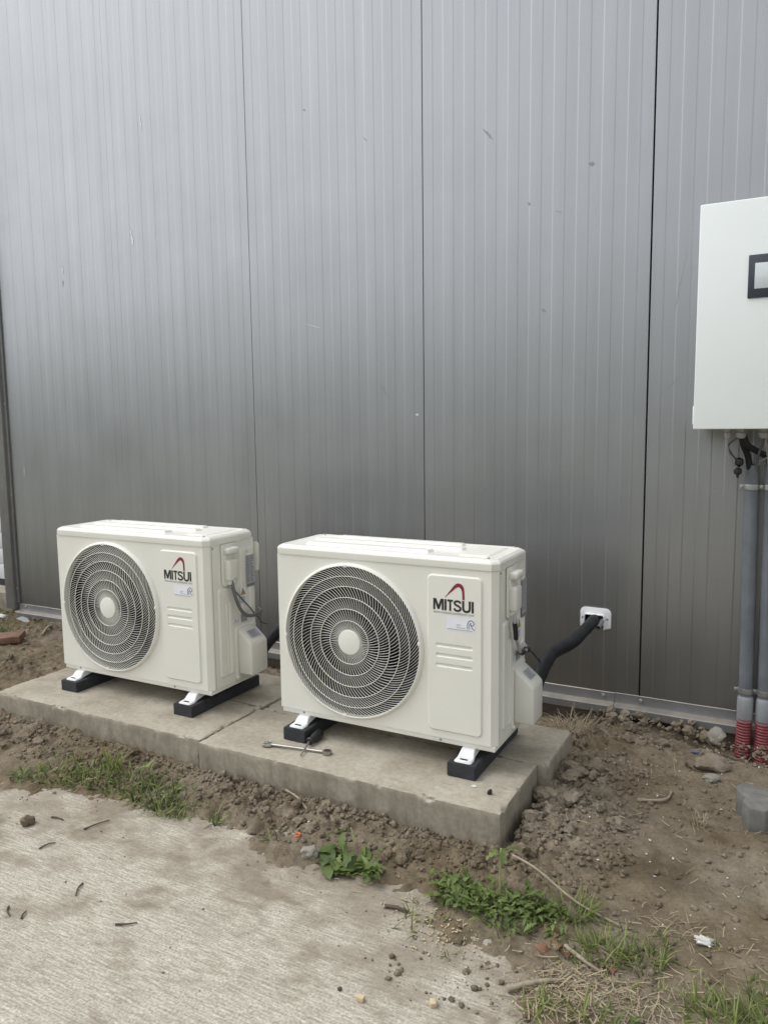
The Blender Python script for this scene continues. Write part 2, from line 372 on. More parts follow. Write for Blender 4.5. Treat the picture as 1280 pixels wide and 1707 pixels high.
p = np_obj('paving', np.stack([PX, PY, np.zeros_like(PX)], -1).reshape(-1, 3), np.stack([i, i + len(py_), i + len(py_) + 1, i + 1], 1), M['paving'], None, False); tag(p, 'pale broom-finished concrete paving dusted with soil', kind='structure')
cov = ss(-.42, .10, edge_d(PX, PY) + .40 * fbm(PX * 6.5, PY * 9, 5, 23, .62)) + .95 * ss(.05, .65, fbm(PX * 5 + 4, PY * 8, 5, 29, .62))
at = p.data.attributes.new('soil_cover', 'FLOAT', 'POINT'); at.data.foreach_set('value', (np.clip(cov, 0, 1.3) * .5).ravel().astype(np.float32))
# ---------------------------------------------------------------- building
YW = 2.95
bld = empty('metal_clad_building', (-.48, YW, 0))
tag(bld, 'hall wall of silver-grey ribbed steel panels with base flashing', 'building')
def wpart(o): o.matrix_parent_inverse = Matrix.Translation((.48, -YW, 0)); return o
seams = [-4.066, -3.145, -2.267, -1.380, -.4819, .406, 1.294, 2.182, 3.07]
gaps = [0, .0, .0026, .0030, .0050, .004, .004, .004, 0]
def wall_panel(x0, x1):
    W = x1 - x0; n = max(3, round(W / .0888)); P = W / n; prof = [(x0, YW + .03), (x0, YW + .002)]
    for k in range(n):
        a = x0 + k * P
        prof += [(a + (.0008 if k == 0 else .0022), YW), (a + P * .5 - .0022, YW), (a + P * .5 + .0022, YW + .0008)]
        prof += [(a + P - .0022, YW + .0008)] if k < n - 1 else [(a + P - .0015, YW + .0008)]
    prof += [(x1, YW + .0025), (x1, YW + .03)]
    b = bmesh.new(); zz = (.03, 5.2)
    A = [[b.verts.new((x, y, z)) for x, y in prof] for z in zz]
    for k in range(len(prof) - 1): b.faces.new((A[0][k], A[0][k + 1], A[1][k + 1], A[1][k]))
    return wpart(bm_obj('wall_panel', b, M['wall'], bld, 0))
panels = []
for k in range(len(seams) - 1): panels.append(wall_panel(seams[k] + gaps[k] / 2, seams[k + 1] - gaps[k + 1] / 2))
wpart(MB().box(-4.06, 3.06, YW + .03, YW + .16, .02, 5.19).build('wall_core', M['dark'], bld, 0))
wpart(MB().box(-4.13, 3.1, YW + .012, YW + .14, -.3, .028).build('plinth', M['concrete'], bld, 0))
fl = []
for x0, x1 in ((-4.06, -2.302), (-2.3, -.5725), (-.5705, 1.2), (1.202, 3.07)):
    dz = .0015 if x0 == -.5705 else 0
    pr = [(YW - .002, .068 + dz), (YW - .0045, .066 + dz), (YW - .0045, .036), (YW - .006, .031), (YW - .034, .024), (YW - .036, .021), (YW - .036, -.006), (YW - .034, -.008), (YW - .001, -.008), (YW - .001, .068)]
    b = bmesh.new(); nseg = 24; rows = []
    for s in range(nseg + 1):
        x = x0 + (x1 - x0) * s / nseg; w = .0022 * float(perlin(x * 2.3, 4.1)) + .0012 * float(perlin(x * 7, 9.3))
        rows.append([b.verts.new((x, y + (w if y < YW - .003 else 0), z + w * .8)) for y, z in pr])
    for A, B in zip(rows, rows[1:]):
        for q in range(len(pr)): b.faces.new((A[q], B[q], B[(q + 1) % len(pr)], A[(q + 1) % len(pr)]))
    b.faces.new(rows[0]); b.faces.new(rows[-1][::-1])
    fl.append(wpart(bm_obj('base_flashing', b, M['trim'], bld, 30)))
sm_ = None
for x in (-4.0, -3.3, -2.75, -2.1, -1.65, -1.1, -.615, -.475, .1):
    o = MB().lathe([(0.0, -.0050), (.0045, -.0048), (.0075, -.003), (.008, 0)], 14, 'y', (x, YW - .005, .052)).build('bolt', M['zinc'], bld); wpart(o)
wpart(MB().box(-4.150, -4.072, YW - .026, YW + .2, .034, 5.2, .002).build('corner_trim', M['trim'], bld, 30))
wpart(MB().box(-4.072, -4.050, YW - .010, YW + .004, .07, 5.2, .001).build('trim_flange', M['trim'], bld, 30))
for z in (.16, .72, 1.25, 1.8, 2.4): wpart(MB().lathe([(0, -.003), (.005, -.0025), (.006, 0)], 10, 'y', (-4.06, YW - .010, z)).build('bolt', M['zinc'], bld))
def scuff(x0, z0, x1, z1, w, light=True):
    pi = max(k for k in range(len(seams) - 1) if seams[k] <= min(x0, x1))
    L = math.hypot(x1 - x0, z1 - z0); n = max(3, int(L / .006)); tx, tz = (x1 - x0) / L, (z1 - z0) / L
    b = bmesh.new(); up = []; dn = []
    for k in range(n + 1):
        t = k / n; ww = w * (.25 + math.sin(math.pi * min(.97, max(.05, t)))) * random.uniform(.4, 1.1) / 2; c = random.uniform(-.15, .15) * w
        x, z = x0 + tx * L * t - tz * c, z0 + tz * L * t + tx * c
        up.append(b.verts.new((x - tz * ww, YW - .0005, z + tx * ww))); dn.append(b.verts.new((x + tz * ww, YW - .0005, z - tx * ww)))
    for k in range(n): b.faces.new((up[k], up[k + 1], dn[k + 1], dn[k]))
    o = bm_obj('scuff', b, M['scuff_l' if light else 'scuff_d'], panels[pi], 0); o.matrix_parent_inverse = Matrix.Translation((.48, -YW, 0)).inverted() @ Matrix.Translation((.48, -YW, 0))
for a in ((-3.005, 2.1, -2.994, 2.025, .010, 1), (-2.911, 2.637, -2.9, 2.565, .005, 1), (-3.518, 1.986, -3.522, 1.93, .006, 1), (-3.522, 1.90, -3.524, 1.867, .006, 0), (-1.12, 2.244, -1.078, 2.199, .010, 0), (-.712, 2.052, -.69, 2.046, .014, 0), (-.937, 1.946, -.93, 1.934, .008, 0), (-.828, 1.90, -.808, 1.893, .006, 0), (-3.939, .899, -3.941, .829, .004, 1), (-1.951, 2.478, -1.942, 2.470, .007, 0), (-1.654, 2.309, -1.634, 2.289, .004, 0), (-.880, 1.542, -.862, 1.533, .010, 0), (-1.592, 1.283, -1.54, 1.218, .002, 0), (-1.418, 1.152, -1.404, 1.147, .008, 1), (-.362, 1.698, -.396, 1.506, .0025, 0), (-.438, 1.202, -.359, 1.284, .0018, 0), (-1.113, .847, -1.103, .839, .009, 0), (-.250, .872, -.238, .868, .006, 0), (-1.96, 1.562, -1.885, 1.54, .002, 1)): scuff(*a)
# white sectional door beyond the corner
dr = empty('sectional_door', (-5.6, 3.1, .12)); tag(dr, 'white ribbed sectional door in the opening left of the corner trim', 'door')
DI = Matrix.Translation((5.6, -3.1, -.12))
base = MB().box(-7.0, -4.152, 3.1, 3.14, 0, .0985, .008, 2).build('door_slat', M['doorw'], dr); base.matrix_parent_inverse = DI; base.location.z = .155
for k in range(1, 30):
    o = base.copy(); link(o, dr); o.matrix_parent_inverse = DI; o.location.z = .155 + .1 * k
o = MB().box(-7.0, -4.152, 3.105, 3.13, .118, .154).build('bottom_seal', M['rubber'], dr); o.matrix_parent_inverse = DI
th = MB().box(-7.2, -4.152, 2.97, 3.6, -.2, .112, .006).build('door_threshold', M['slab'], None); tag(th, 'pale concrete threshold under the white door', kind='structure')
o = MB().box(-7.2, -4.152, 3.12, 3.2, 3.16, 5.2).build('door_header', M['trim'], dr); o.matrix_parent_inverse = DI
# unseen far row of trees, added to darken the reflection in the coated steel
rdw = np.random.default_rng(2); VV, FF, off = [], [], 0
bmi = bmesh.new(); bmesh.ops.create_icosphere(bmi, subdivisions=2, radius=1); IP = np.array([v.co[:] for v in bmi.verts]); IF = np.array([[v.index for v in f_.verts] for f_ in bmi.faces]); bmi.free()
for k in range(260):
    t = rdw.uniform(-1, 1); x = t * 130 - 30; z = rdw.uniform(0, 1) ** .7 * (5.5 + 2.0 * float(perlin(x * .06, 1.7))); r = rdw.uniform(1.5, 3.2)
    VV.append(IP * (1 + .35 * rdw.normal(size=(len(IP), 1))) * [r * 1.3, r, r] + [x, -55 + rdw.uniform(-4, 4), z]); FF.append(IF + off); off += len(IP)
wood = np_obj('unseen_tree_row', np.concatenate(VV), np.concatenate(FF), simple('unseen_foliage', (.05, .07, .03), .9, 0, .5, 2), None, False); tag(wood, 'unseen far row of trees added to darken the wall reflection', kind='stuff')
# ---------------------------------------------------------------- concrete slabs
ZT = .118
def slab(x0, x1, y0, y1, z0, z1, seed, label, rz=0):
    st = .007; xs = np.linspace(0, x1 - x0, int((x1 - x0) / st)); ys = np.linspace(0, y1 - y0, int((y1 - y0) / st)); zs = np.linspace(0, z1 - z0, int((z1 - z0) / st))
    b = bmesh.new()
    def face(A, B, f):
        G = [[b.verts.new(f(a, c)) for c in B] for a in A]
        for p_ in range(len(A) - 1):
            for q in range(len(B) - 1): b.faces.new((G[p_][q], G[p_ + 1][q], G[p_ + 1][q + 1], G[p_][q + 1]))
    L, Wd, H = xs[-1], ys[-1], zs[-1]
    face(xs, ys, lambda a, c: (a, c, H)); face(xs, zs, lambda a, c: (a, 0, c)); face(xs, zs, lambda a, c: (a, Wd, c)); face(ys, zs, lambda a, c: (0, a, c)); face(ys, zs, lambda a, c: (L, a, c))
    bmesh.ops.remove_doubles(b, verts=b.verts, dist=.0005); b.verts.ensure_lookup_table()
    P = np.array([v.co[:] for v in b.verts]); Cn = np.array([L / 2, Wd / 2, H / 2])
    dist = np.stack([np.minimum(P[:, 0], L - P[:, 0]), np.minimum(P[:, 1], Wd - P[:, 1]), H - P[:, 2]], 1)
    srt = np.sort(dist, 1); e = srt[:, 1]                    # distance to the nearest edge line
    s = P[:, 0] + P[:, 1] * 1.7 + seed * 3.1
    ch = .0016 + np.clip(fbm(s * 14, P[:, 2] * 9 + seed, 4, seed, .65) - .22, 0, 1) * .018
    k = np.clip(1 - e / (ch + .004), 0, 1)
    dirn = np.sign(Cn - P) * (dist < .02); P = P + dirn * (k * ch)[:, None]
    wob = .0009 * fbm(P[:, 0] * 12 + seed, (P[:, 1] + P[:, 2]) * 12, 3, seed + 2)
    P[:, 2] += wob * (dist[:, 2] < .012); P[:, 1] += 1.6 * wob * (dist[:, 1] < .01)
    for v, c in zip(b.verts, P): v.co = c
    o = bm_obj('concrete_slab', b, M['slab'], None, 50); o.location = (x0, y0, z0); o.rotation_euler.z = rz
    tag(o, label, 'slab', 'concrete slabs under the units'); return o
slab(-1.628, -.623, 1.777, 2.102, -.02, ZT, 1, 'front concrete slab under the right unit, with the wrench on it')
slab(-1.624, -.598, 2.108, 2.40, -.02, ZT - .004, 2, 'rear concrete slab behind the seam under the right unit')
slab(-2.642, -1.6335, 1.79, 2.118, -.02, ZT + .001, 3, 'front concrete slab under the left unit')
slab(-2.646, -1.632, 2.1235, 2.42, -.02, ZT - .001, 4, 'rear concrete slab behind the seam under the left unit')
# ---------------------------------------------------------------- heat pump outdoor unit
def text(name, body, x0, x1, z0, z1, y, mat, parent, bold=0, stretch=True, axis='front', spacing=1.0):
    cu = bpy.data.curves.new(name, 'FONT'); cu.body = body; cu.offset = bold; cu.size = 1; cu.space_character = spacing
    cu.resolution_u = 3
    t = bpy.data.objects.new(name, cu); C.objects.link(t); dg = bpy.context.evaluated_depsgraph_get()
    me = bpy.data.meshes.new_from_object(t.evaluated_get(dg)); C.objects.unlink(t); bpy.data.objects.remove(t); bpy.data.curves.remove(cu)
    co = np.zeros(len(me.vertices) * 3, np.float32); me.vertices.foreach_get('co', co); co = co.reshape(-1, 3)
    mn, mx = co.min(0), co.max(0); u = x0 + (co[:, 0] - mn[0]) / (mx[0] - mn[0]) * (x1 - x0); v = z0 + (co[:, 1] - mn[1]) / (mx[1] - mn[1]) * (z1 - z0)
    P = np.stack([u, np.full_like(u, y), v], 1) if axis == 'front' else np.stack([np.full_like(u, y), u, v], 1)
    me.vertices.foreach_set('co', P.astype(np.float32).ravel()); me.name = name; me.materials.clear(); me.materials.append(mat); me.update()
    return link(bpy.data.objects.new(name, me), parent)
def quad(name, pts, mat, parent):
    b = bmesh.new(); b.faces.new([b.verts.new(p_) for p_ in pts]); me = bpy.data.meshes.new(name); b.to_mesh(me); b.free(); me.materials.append(mat)
    return link(bpy.data.objects.new(name, me), parent)
def ribbon(name, pts, w, y, mat, parent):
    """flat stroke in the front plane: pts (x,z), width per point"""
    b = bmesh.new(); A = []; B = []
    for k, (x, z) in enumerate(pts):
        a = pts[max(k - 1, 0)]; c = pts[min(k + 1, len(pts) - 1)]; L = math.hypot(c[0] - a[0], c[1] - a[1]) or 1
        nx, nz = -(c[1] - a[1]) / L, (c[0] - a[0]) / L; ww = (w[k] if isinstance(w, (list, tuple)) else w) / 2
        A.append(b.verts.new((x + nx * ww, y, z + nz * ww))); B.append(b.verts.new((x - nx * ww, y, z - nz * ww)))
    for k in range(len(pts) - 1): b.faces.new((A[k], A[k + 1], B[k + 1], B[k]))
    return bm_obj(name, b, mat, parent, 0)
def crom(pts, n=6):
    out = []
    for k in range(len(pts) - 1):
        p0, p1, p2, p3 = (np.array(pts[max(k - 1, 0)]), np.array(pts[k]), np.array(pts[k + 1]), np.array(pts[min(k + 2, len(pts) - 1)]))
        for t in np.linspace(0, 1, n, endpoint=False): out.append(tuple(.5 * (2 * p1 + (p2 - p0) * t + (2 * p0 - 5 * p1 + 4 * p2 - p3) * t * t + (3 * p1 - p0 - 3 * p2 + p3) * t ** 3)))
    return out + [tuple(pts[-1])]
def bars(name, u0, u1, v0, v1, rows, mat, parent, x, seed, cols=1):
    """lines of print too small to read, in the side plane x"""
    rd = random.Random(seed); b = bmesh.new(); dv = (v1 - v0) / rows
    for r in range(rows):
        for c in range(cols):
            a = u0 + (u1 - u0) * c / cols; e = a + (u1 - u0) / cols * rd.uniform(.5, .9)
            z = v0 + (r + .3) * dv; h = dv * .42
            b.faces.new([b.verts.new(q) for q in ((x, a, z), (x, e, z), (x, e, z + h), (x, a, z + h))])
    return bm_obj(name, b, mat, parent, 0)
def make_unit():
    u = empty('heat_pump_unit', (0, 0, 0)); S = M['shell']
    gxc, gzc, HR = .2695, .268, .238; XR, XS, D = .7215, .738, .255; Z0, Z1 = .0165, .5235
    # front panel with round opening
    b = bmesh.new(); ang = sorted(set([2 * math.pi * k / 144 for k in range(144)] + [math.atan2(zz - gzc, xx - gxc) % (2 * math.pi) for xx in (0, XR) for zz in (Z0, Z1)]))
    inn, out, inb = [], [], []
    for a in ang:
        c, s = math.cos(a), math.sin(a); t = min([(XR - gxc) / c if c > 1e-9 else 9, -gxc / c if c < -1e-9 else 9, (Z1 - gzc) / s if s > 1e-9 else 9, (Z0 - gzc) / s if s < -1e-9 else 9])
        inn.append(b.verts.new((gxc + HR * c, 0, gzc + HR * s))); inb.append(b.verts.new((gxc + HR * c, .02, gzc + HR * s))); out.append(b.verts.new((gxc + t * c, 0, gzc + t * s)))
    n = len(ang)
    for k in range(n):
        j = (k + 1) % n; b.faces.new((inn[k], inn[j], out[j], out[k])); b.faces.new((inn[k], inb[k], inb[j], inn[j]))
    def q(*p_): b.faces.new([b.verts.new(v) for v in p_])
    q((XR, 0, Z0), (XS, .017, Z0), (XS, .017, Z1), (XR, 0, Z1)); q((XS, .017, Z0), (XS, .0255, Z0), (XS, .0255, Z1), (XS, .017, Z1))
    q((0, 0, Z0), (0, 0, Z1), (-.002, .004, Z1), (-.002, .004, Z0)); q((-.002, .004, Z0), (-.002, .004, Z1), (-.002, D, Z1), (-.002, D, Z0))
    q((0, 0, Z0), (XR, 0, Z0), (XR, .02, Z0), (0, .02, Z0)); q((0, 0, Z1), (XR, 0, Z1), (XR, .02, Z1), (0, .02, Z1)); q((XR, 0, Z1), (XS, .017, Z1), (XS, .03, Z1), (XR, .03, Z1)); q((XR, 0, Z0), (XS, .017, Z0), (XS, .03, Z0), (XR, .03, Z0))
    bmesh.ops.remove_doubles(b, verts=b.verts, dist=1e-5)
    front = bm_obj('front_panel', b, S, u, 0)
    # raised service panel with three pressed slots
    us = np.linspace(.520, .7045, 84); vs = np.linspace(.030, .5105, 200)
    def hf(U, V):
        h = .0055 * ss(.0, -.006, rr(U, V, .526, .6985, .0365, .504, .018))
        for zc in (.2965, .267, .2375):
            d = rr(U, V, .556, .667, zc - .0045, zc + .0045, .004); h = h - .0032 * ss(.0015, -.002, d)
        return h
    us = np.unique(np.concatenate([us, np.linspace(.524, .536, 12), np.linspace(.69, .701, 12)])); vs = np.unique(np.concatenate([vs] + [np.linspace(z - .008, z + .008, 22) for z in (.2965, .267, .2375)] + [np.linspace(.034, .046, 10), np.linspace(.494, .506, 10)]))
    relief('service_panel', us, vs, hf, lambda a, c, h: (a, .0006 - h, c), S, u)
    YF = -.0055
    LX = lambda t: .5477 + .124 * t
    zb, zt, k_ = .4000, .4330, .0066
    def stroke(pts, w_): return ribbon('brand_letter', pts, w_, YF, M['ink'], u)
    MB_m = [(0, 0), (0, 1), (.076, 1), (.1325, .44), (.189, 1), (.265, 1), (.265, 0), (.213, 0), (.213, .66), (.158, .06), (.107, .06), (.052, .66), (.052, 0)]
    b = bmesh.new(); f_ = b.faces.new([b.verts.new((LX(x), YF, zb + (zt - zb) * z)) for x, z in MB_m]); bmesh.ops.triangulate(b, faces=[f_]); bm_obj('brand_letter', b, M['ink'], u, 0)
    stroke([(LX(.308), zb), (LX(.308), zt)], k_)
    b = bmesh.new()
    for q4 in (((.355, 1), (.495, 1), (.495, .82), (.355, .82)), ((.402, .82), (.449, .82), (.449, 0), (.402, 0))): b.faces.new([b.verts.new((LX(x), YF, zb + (zt - zb) * z)) for x, z in q4])
    bm_obj('brand_letter', b, M['ink'], u, 0)
    H_ = zt - zb
    stroke(crom([(LX(.682), zb + .74 * H_), (LX(.660), zb + .86 * H_), (LX(.605), zb + .915 * H_), (LX(.548), zb + .85 * H_), (LX(.533), zb + .71 * H_), (LX(.570), zb + .57 * H_), (LX(.640), zb + .47 * H_), (LX(.681), zb + .30 * H_), (LX(.660), zb + .14 * H_), (LX(.600), zb + .075 * H_), (LX(.545), zb + .13 * H_), (LX(.526), zb + .28 * H_)], 4), .0060)
    stroke(crom([(LX(.744), zt), (LX(.744), zb + .6 * H_), (LX(.748), zb + .26 * H_), (LX(.780), zb + .105 * H_), (LX(.824), zb + .07 * H_), (LX(.868), zb + .105 * H_), (LX(.900), zb + .26 * H_), (LX(.904), zb + .6 * H_), (LX(.904), zt)], 4), k_)
    stroke([(LX(.974), zb), (LX(.974), zt)], k_)
    text('web_address', 'www.mitsuiairconditioner.com', .5490, .6722, .3905, .3985, YF, M['greyink'], u, .002, spacing=1.1)
    arc = crom([(.5835, .4375), (.592, .4465), (.604, .459), (.616, .4715), (.6255, .4765), (.635, .4725), (.6395, .461), (.6405, .447), (.6408, .4355)], 5)
    nn = len(arc); ribbon('brand_arc', arc, [.0012 + .0098 * ss(0, .5, k / nn) * (1 - .42 * ss(.55, .8, k / nn)) for k in range(nn)], YF, M['red'], u)
    st = quad('label_sticker', [(.589, YF, .3447), (.6757, YF, .3447), (.6757, YF, .3832), (.589, YF, .3832)], M['paper'], u)
    Y2 = YF - .0004
    ribbon('printed_mark', crom([(.6535, .3525), (.6535, .366), (.657, .3745), (.6635, .3785), (.670, .3755), (.6725, .3695), (.669, .364), (.6635, .3655), (.6625, .369)], 4), .0022, Y2, M['navy'], st)
    ribbon('printed_mark', crom([(.6595, .3525), (.6585, .362), (.6605, .369), (.665, .3725)], 4), .0016, Y2, M['navy'], st)
    ribbon('printed_mark', crom([(.6635, .3655), (.667, .357), (.674, .3515)], 4), .0020, Y2, M['navy'], st)
    for z, xa, xe, w in ((.3625, .6195, .634, .0012), (.3588, .6195, .629, .0010), (.3540, .6195, .647, .0012), (.3482, .592, .668, .0014)):
        ribbon('printed_line', [(xa, z), (xe, z)], w, Y2, M['greyink'], st)
    # fan grille
    gr = MB().lathe([(.2455, .0004), (.2447, -.005), (.2418, -.0098), (.2385, -.0128), (.2362, -.0130), (.2352, -.0115), (.2350, .008), (.2375, .008)], 144, 'y', (gxc, 0, gzc), True).build('grille_rim', M['grille'], u, 40)
    rads = [.0679, .1038, .1397, .1734, .2053]
    dome = lambda r: -.0118 - .0022 * (1 - (r / .236) ** 2)
    for r in rads:
        y = dome(r); prof = [(r + .0010 * math.cos(a), y - .0004 + .0016 * math.sin(a)) for a in np.linspace(0, 2 * math.pi, 8, endpoint=False)]
        MB().lathe(prof, 120, 'y', (gxc, 0, gzc), True).build('grille_ring', M['grille'], u, 180)
    MB().lathe([(0, dome(0) - .003), (.032, dome(0) - .0028), (.0375, dome(0) - .0016), (.039, dome(0) + .001), (.039, .0)], 64, 'y', (gxc, 0, gzc)).build('grille_hub', M['grille'], u, 40)
    V, F = [], []; edges = [.0365] + rads + [.2358]; cnt = [66, 66, 92, 92, 122, 122]
    def theta(r): t = max(0.0, (r - .0365) / .2); return .12 * t + .36 * t ** 2.2
    for zi in range(6):
        r0, r1 = edges[zi], edges[zi + 1]; ns = 4
        for f in range(cnt[zi]):
            th = 2 * math.pi * f / cnt[zi]; base_i = len(V)
            for k in range(ns + 1):
                r = r0 + (r1 - r0) * k / ns; a = th + theta(r) + .05 * (k / ns - .5); y0_ = dome(r) + .0008; y1_ = y0_ + .0030
                tw = .006                                                # slats lean: their back edge is turned
                da = math.atan2(theta(r + .001) - theta(r), .001 / r); wv = .0006 / max(.35, math.cos(da)) / r
                for (yy, aa) in ((y0_, a - wv), (y0_, a + wv), (y1_, a + wv + tw * .0), (y1_, a - wv + tw * .0)):
                    V.append((gxc + r * math.cos(aa), yy, gzc + r * math.sin(aa)))
            for k in range(ns):
                p0 = base_i + 4 * k
                for e in range(4): F.append((p0 + e, p0 + (e + 1) % 4, p0 + 4 + (e + 1) % 4, p0 + 4 + e))
    slat = np_obj('grille_slats', V, F, M['grille'], u, False); slat['kind'] = 'stuff'
    for a in (.10, 1.62, 3.16, 4.62):
        MB().box(-.006, .006, -.0138, -.002, -.007, .0035, .0025).build('grille_clip', M['grille'], u).matrix_local = Matrix.Translation((gxc, 0, gzc)) @ Matrix.Rotation(-a + math.pi / 2, 4, 'Y') @ Matrix.Translation((0, 0, .2385))
    # inside: shroud, coil, fan
    MB().lathe([(.2365, .011), (.229, .05), (.232, .11), (.2345, .11), (.2365, .05), (.2375, .012)], 72, 'y', (gxc, 0, gzc), True).build('fan_shroud', M['dark'], u)
    MB().box(.004, .50, .145, .150, .02, .515).build('inner_coil', M['coil'], u)
    MB().box(.502, .506, .012, .24, .02, .515).build('inner_wall', M['dark'], u)
    MB().lathe([(0, .028), (.040, .030), (.046, .036), (.046, .085), (0, .085)], 40, 'y', (gxc, 0, gzc)).build('fan_hub', M['fan'], u)
    for j in range(3):
        b = bmesh.new(); rows = []
        for rr_ in np.linspace(.044, .222, 10):
            t = (rr_ - .044) / .178; row = []
            for s in np.linspace(-.5, .5, 9):
                a = j * 2 * math.pi / 3 + .5 + .35 * t + s * (1.1 + .45 * t); row.append(b.verts.new((gxc + rr_ * math.cos(a), .055 + s * .055, gzc + rr_ * math.sin(a))))
            rows.append(row)
        for A, B in zip(rows, rows[1:]):
            for k in range(8): b.faces.new((A[k], A[k + 1], B[k + 1], B[k]))
        bmesh.ops.solidify(b, geom=list(b.faces), thickness=.002)
        bm_obj('fan_blade', b, M['fan'], u, 40)
    # right side panel with pressed panels
    def sf(U, V):
        h = .0048 * ss(0, -.005, rr(U, V, .050, .127, .047, .367, .012)) - .003 * ss(.0008, -.0022, rr(U, V, .0835, .107, .056, .315, .010)) + .0022 * ss(.0, -.003, rr(U, V, .0875, .103, .060, .311, .006))
        h += .0042 * ss(0, -.004, rr(U, V, .176, .246, .255, .494, .014)) - .0034 * ss(.0005, -.002, rr(U, V, .198, .226, .268, .478, .010))
        h += .003 * ss(0, -.003, rr(U, V, .135, .2555, .022, .212, .012))
        return h
    relief('side_panel', np.linspace(.0275, D, 130), np.linspace(Z0, Z1, 260), sf, lambda a, c, h: (XS - .0006 + h, a, c), S, u)
    MB().box(XS - .004, XS - .0012, .0248, .0282, Z0, Z1).build('panel_joint', M['dark'], u)
    MB().box(-.0015, XS - .001, D - .003, D, Z0, Z1).build('rear_panel', S, u)
    MB().box(.003, XS - .005, .004, D - .003, 0, Z0 - .0008, .002).build('base_pan', S, u)
    for x in (.085, .565): MB().lathe([(0, -.0028), (.0028, -.0026), (.0045, -.0012), (.0045, .0)], 12, 'y', (x, .0045, .009)).build('screw', M['screw'], u)
    # lid
    def loop(i_, z): 
        x0, x1, y0, y1 = -.004 + i_, XS + .004 - i_, -.004 + i_, D + .005 - i_; c = .019
        return [(x0 + c * .6, y0, z), (x1 - c, y0, z), (x1, y0 + c, z), (x1, y1 - c, z), (x1 - c, y1, z), (x0 + c, y1, z), (x0, y1 - c, z), (x0, y0 + c * .6, z)]
    b = bmesh.new(); LL = [[b.verts.new(p_) for p_ in loop(i_, z)] for i_, z in ((.006, .5245), (.0005, .5238), (0, .5262), (0, .5425), (.003, .5475), (.012, .5535), (.02, .5535), (.024, .5518))]
    for A, B in zip(LL, LL[1:]):
        for k in range(8): b.faces.new((A[k], A[(k + 1) % 8], B[(k + 1) % 8], B[k]))
    b.faces.new(LL[-1]); lid = bm_obj('lid', b, S, u, 20)
    def rib(x0, x1, y0, y1, H):
        relief('lid_rib', np.unique(np.concatenate([np.linspace(x0, x0 + .03, 12), np.linspace(x0 + .03, x1 - .03, 12), np.linspace(x1 - .03, x1, 12)])), np.linspace(y0, y1, 26), lambda U, V: H * ss(0, -.009, rr(U, V, x0 + .001, x1 - .001, y0 + .001, y1 - .001, .010)), lambda a, c, h: (a, c, .5514 + h), S, lid)
    rib(.075, .515, .040, .092, .0085); rib(.060, .590, .118, .165, .0085); rib(.105, .560, .19, .232, .0085); rib(.60, .70, .045, .225, .0045)
    for x, y in ((.70, .032), (.71, .235), (.03, .235)): MB().lathe([(0, .0030), (.003, .0028), (.0045, .001), (.0045, -.001)], 12, 'z', (x, y, .5535)).build('screw', M['screw'], lid)
    MB().lathe([(0, .0020), (.0028, .0016), (.003, -.001)], 10, 'x', (XS, .012 + .02, .513)).build('screw', M['screw'], u)
    # handle and terminal cover
    hc = MB().prism([(.0705, .380), (.0705, .5205), (.160, .5205), (.160, .395), (.148, .372), (.08, .372)], XS + .001, XS + .0075, 'yz', .003).build('handle_cover', M['plastic'], u)
    MB().box(XS + .004, XS + .033, .076, .138, .486, .509, .0085, 3).build('handle_lip', M['plastic'], hc)
    MB().box(XS + .004, XS + .013, .080, .134, .455, .492, .003).build('handle_recess', M['plastic'], hc)
    MB().box(XS + .004, XS + .030, .079, .134, .392, .467, .009, 3).build('terminal_box', M['plastic'], hc)
    MB().box(XS + .004, XS + .023, .090, .124, .376, .398, .005, 2).build('cable_nozzle', M['plastic'], hc)
    # valve cover
    b = bmesh.new(); pr = [(XS + .001, .037), (XS + .062, .037), (XS + .062, .152), (XS + .052, .163), (XS + .001, .2055)]
    vc = MB().prism(pr, .1465, .243, 'xz', .0075).build('valve_cover', M['plastic'], u, 45)
    sl = lambda t, yv: (XS + .006 + t * .046 + .0012, yv, .2015 - t * .0385 + .0016)
    quad('label_sticker', [sl(.30, .172), sl(.86, .172), sl(.86, .228), sl(.30, .228)], M['silver'], vc)
    bb = bmesh.new()
    for t in np.linspace(.36, .76, 5): bb.faces.new([bb.verts.new(Vector(sl(tt, yy)) + Vector((.0004, 0, .0005))) for tt, yy in ((t, .178), (t + .045, .178), (t + .045, .178 + random.uniform(.03, .046)), (t, .178 + .04))])
    bm_obj('printed_line', bb, M['greyink'], vc, 0)
    MB().lathe([(0, .008), (.006, .0075), (.0078, .005), (.0078, 0)], 16, 'x', (XS, .143, .0255)).build('cover_screw', M['plastic'], u)
    # side labels
    X1 = XS + .0047
    l1 = quad('label_sticker', [(X1, .2065, .345), (X1, .2505, .345), (X1, .2505, .462), (X1, .2065, .462)], M['silver'], u)
    bars('printed_line', .2085, .249, .362, .460, 17, M['greyink'], l1, X1 + .0003, 3, 2); quad('printed_line', [(X1 + .0003, .2065, .346), (X1 + .0003, .2505, .346), (X1 + .0003, .2505, .357), (X1 + .0003, .2065, .357)], M['greyink'], l1)
    l2 = quad('label_sticker', [(X1, .165, .292), (X1, .1975, .292), (X1, .1975, .350), (X1, .165, .350)], M['paper'], u)
    X2 = X1 + .0004
    quad('warning_triangle', [(X2, .167, .323), (X2, .1965, .323), (X2, .1818, .3485), (X2, .1815, .3485)], M['ink'], l2); quad('warning_triangle', [(X2 + .0003, .1705, .3248), (X2 + .0003, .193, .3248), (X2 + .0003, .1818, .3445), (X2 + .0003, .1815, .3445)], M['yellow'], l2)
    quad('warning_triangle', [(X2 + .0006, .1795, .3275), (X2 + .0006, .184, .3275), (X2 + .0006, .183, .338), (X2 + .0006, .1805, .338)], M['ink'], l2)
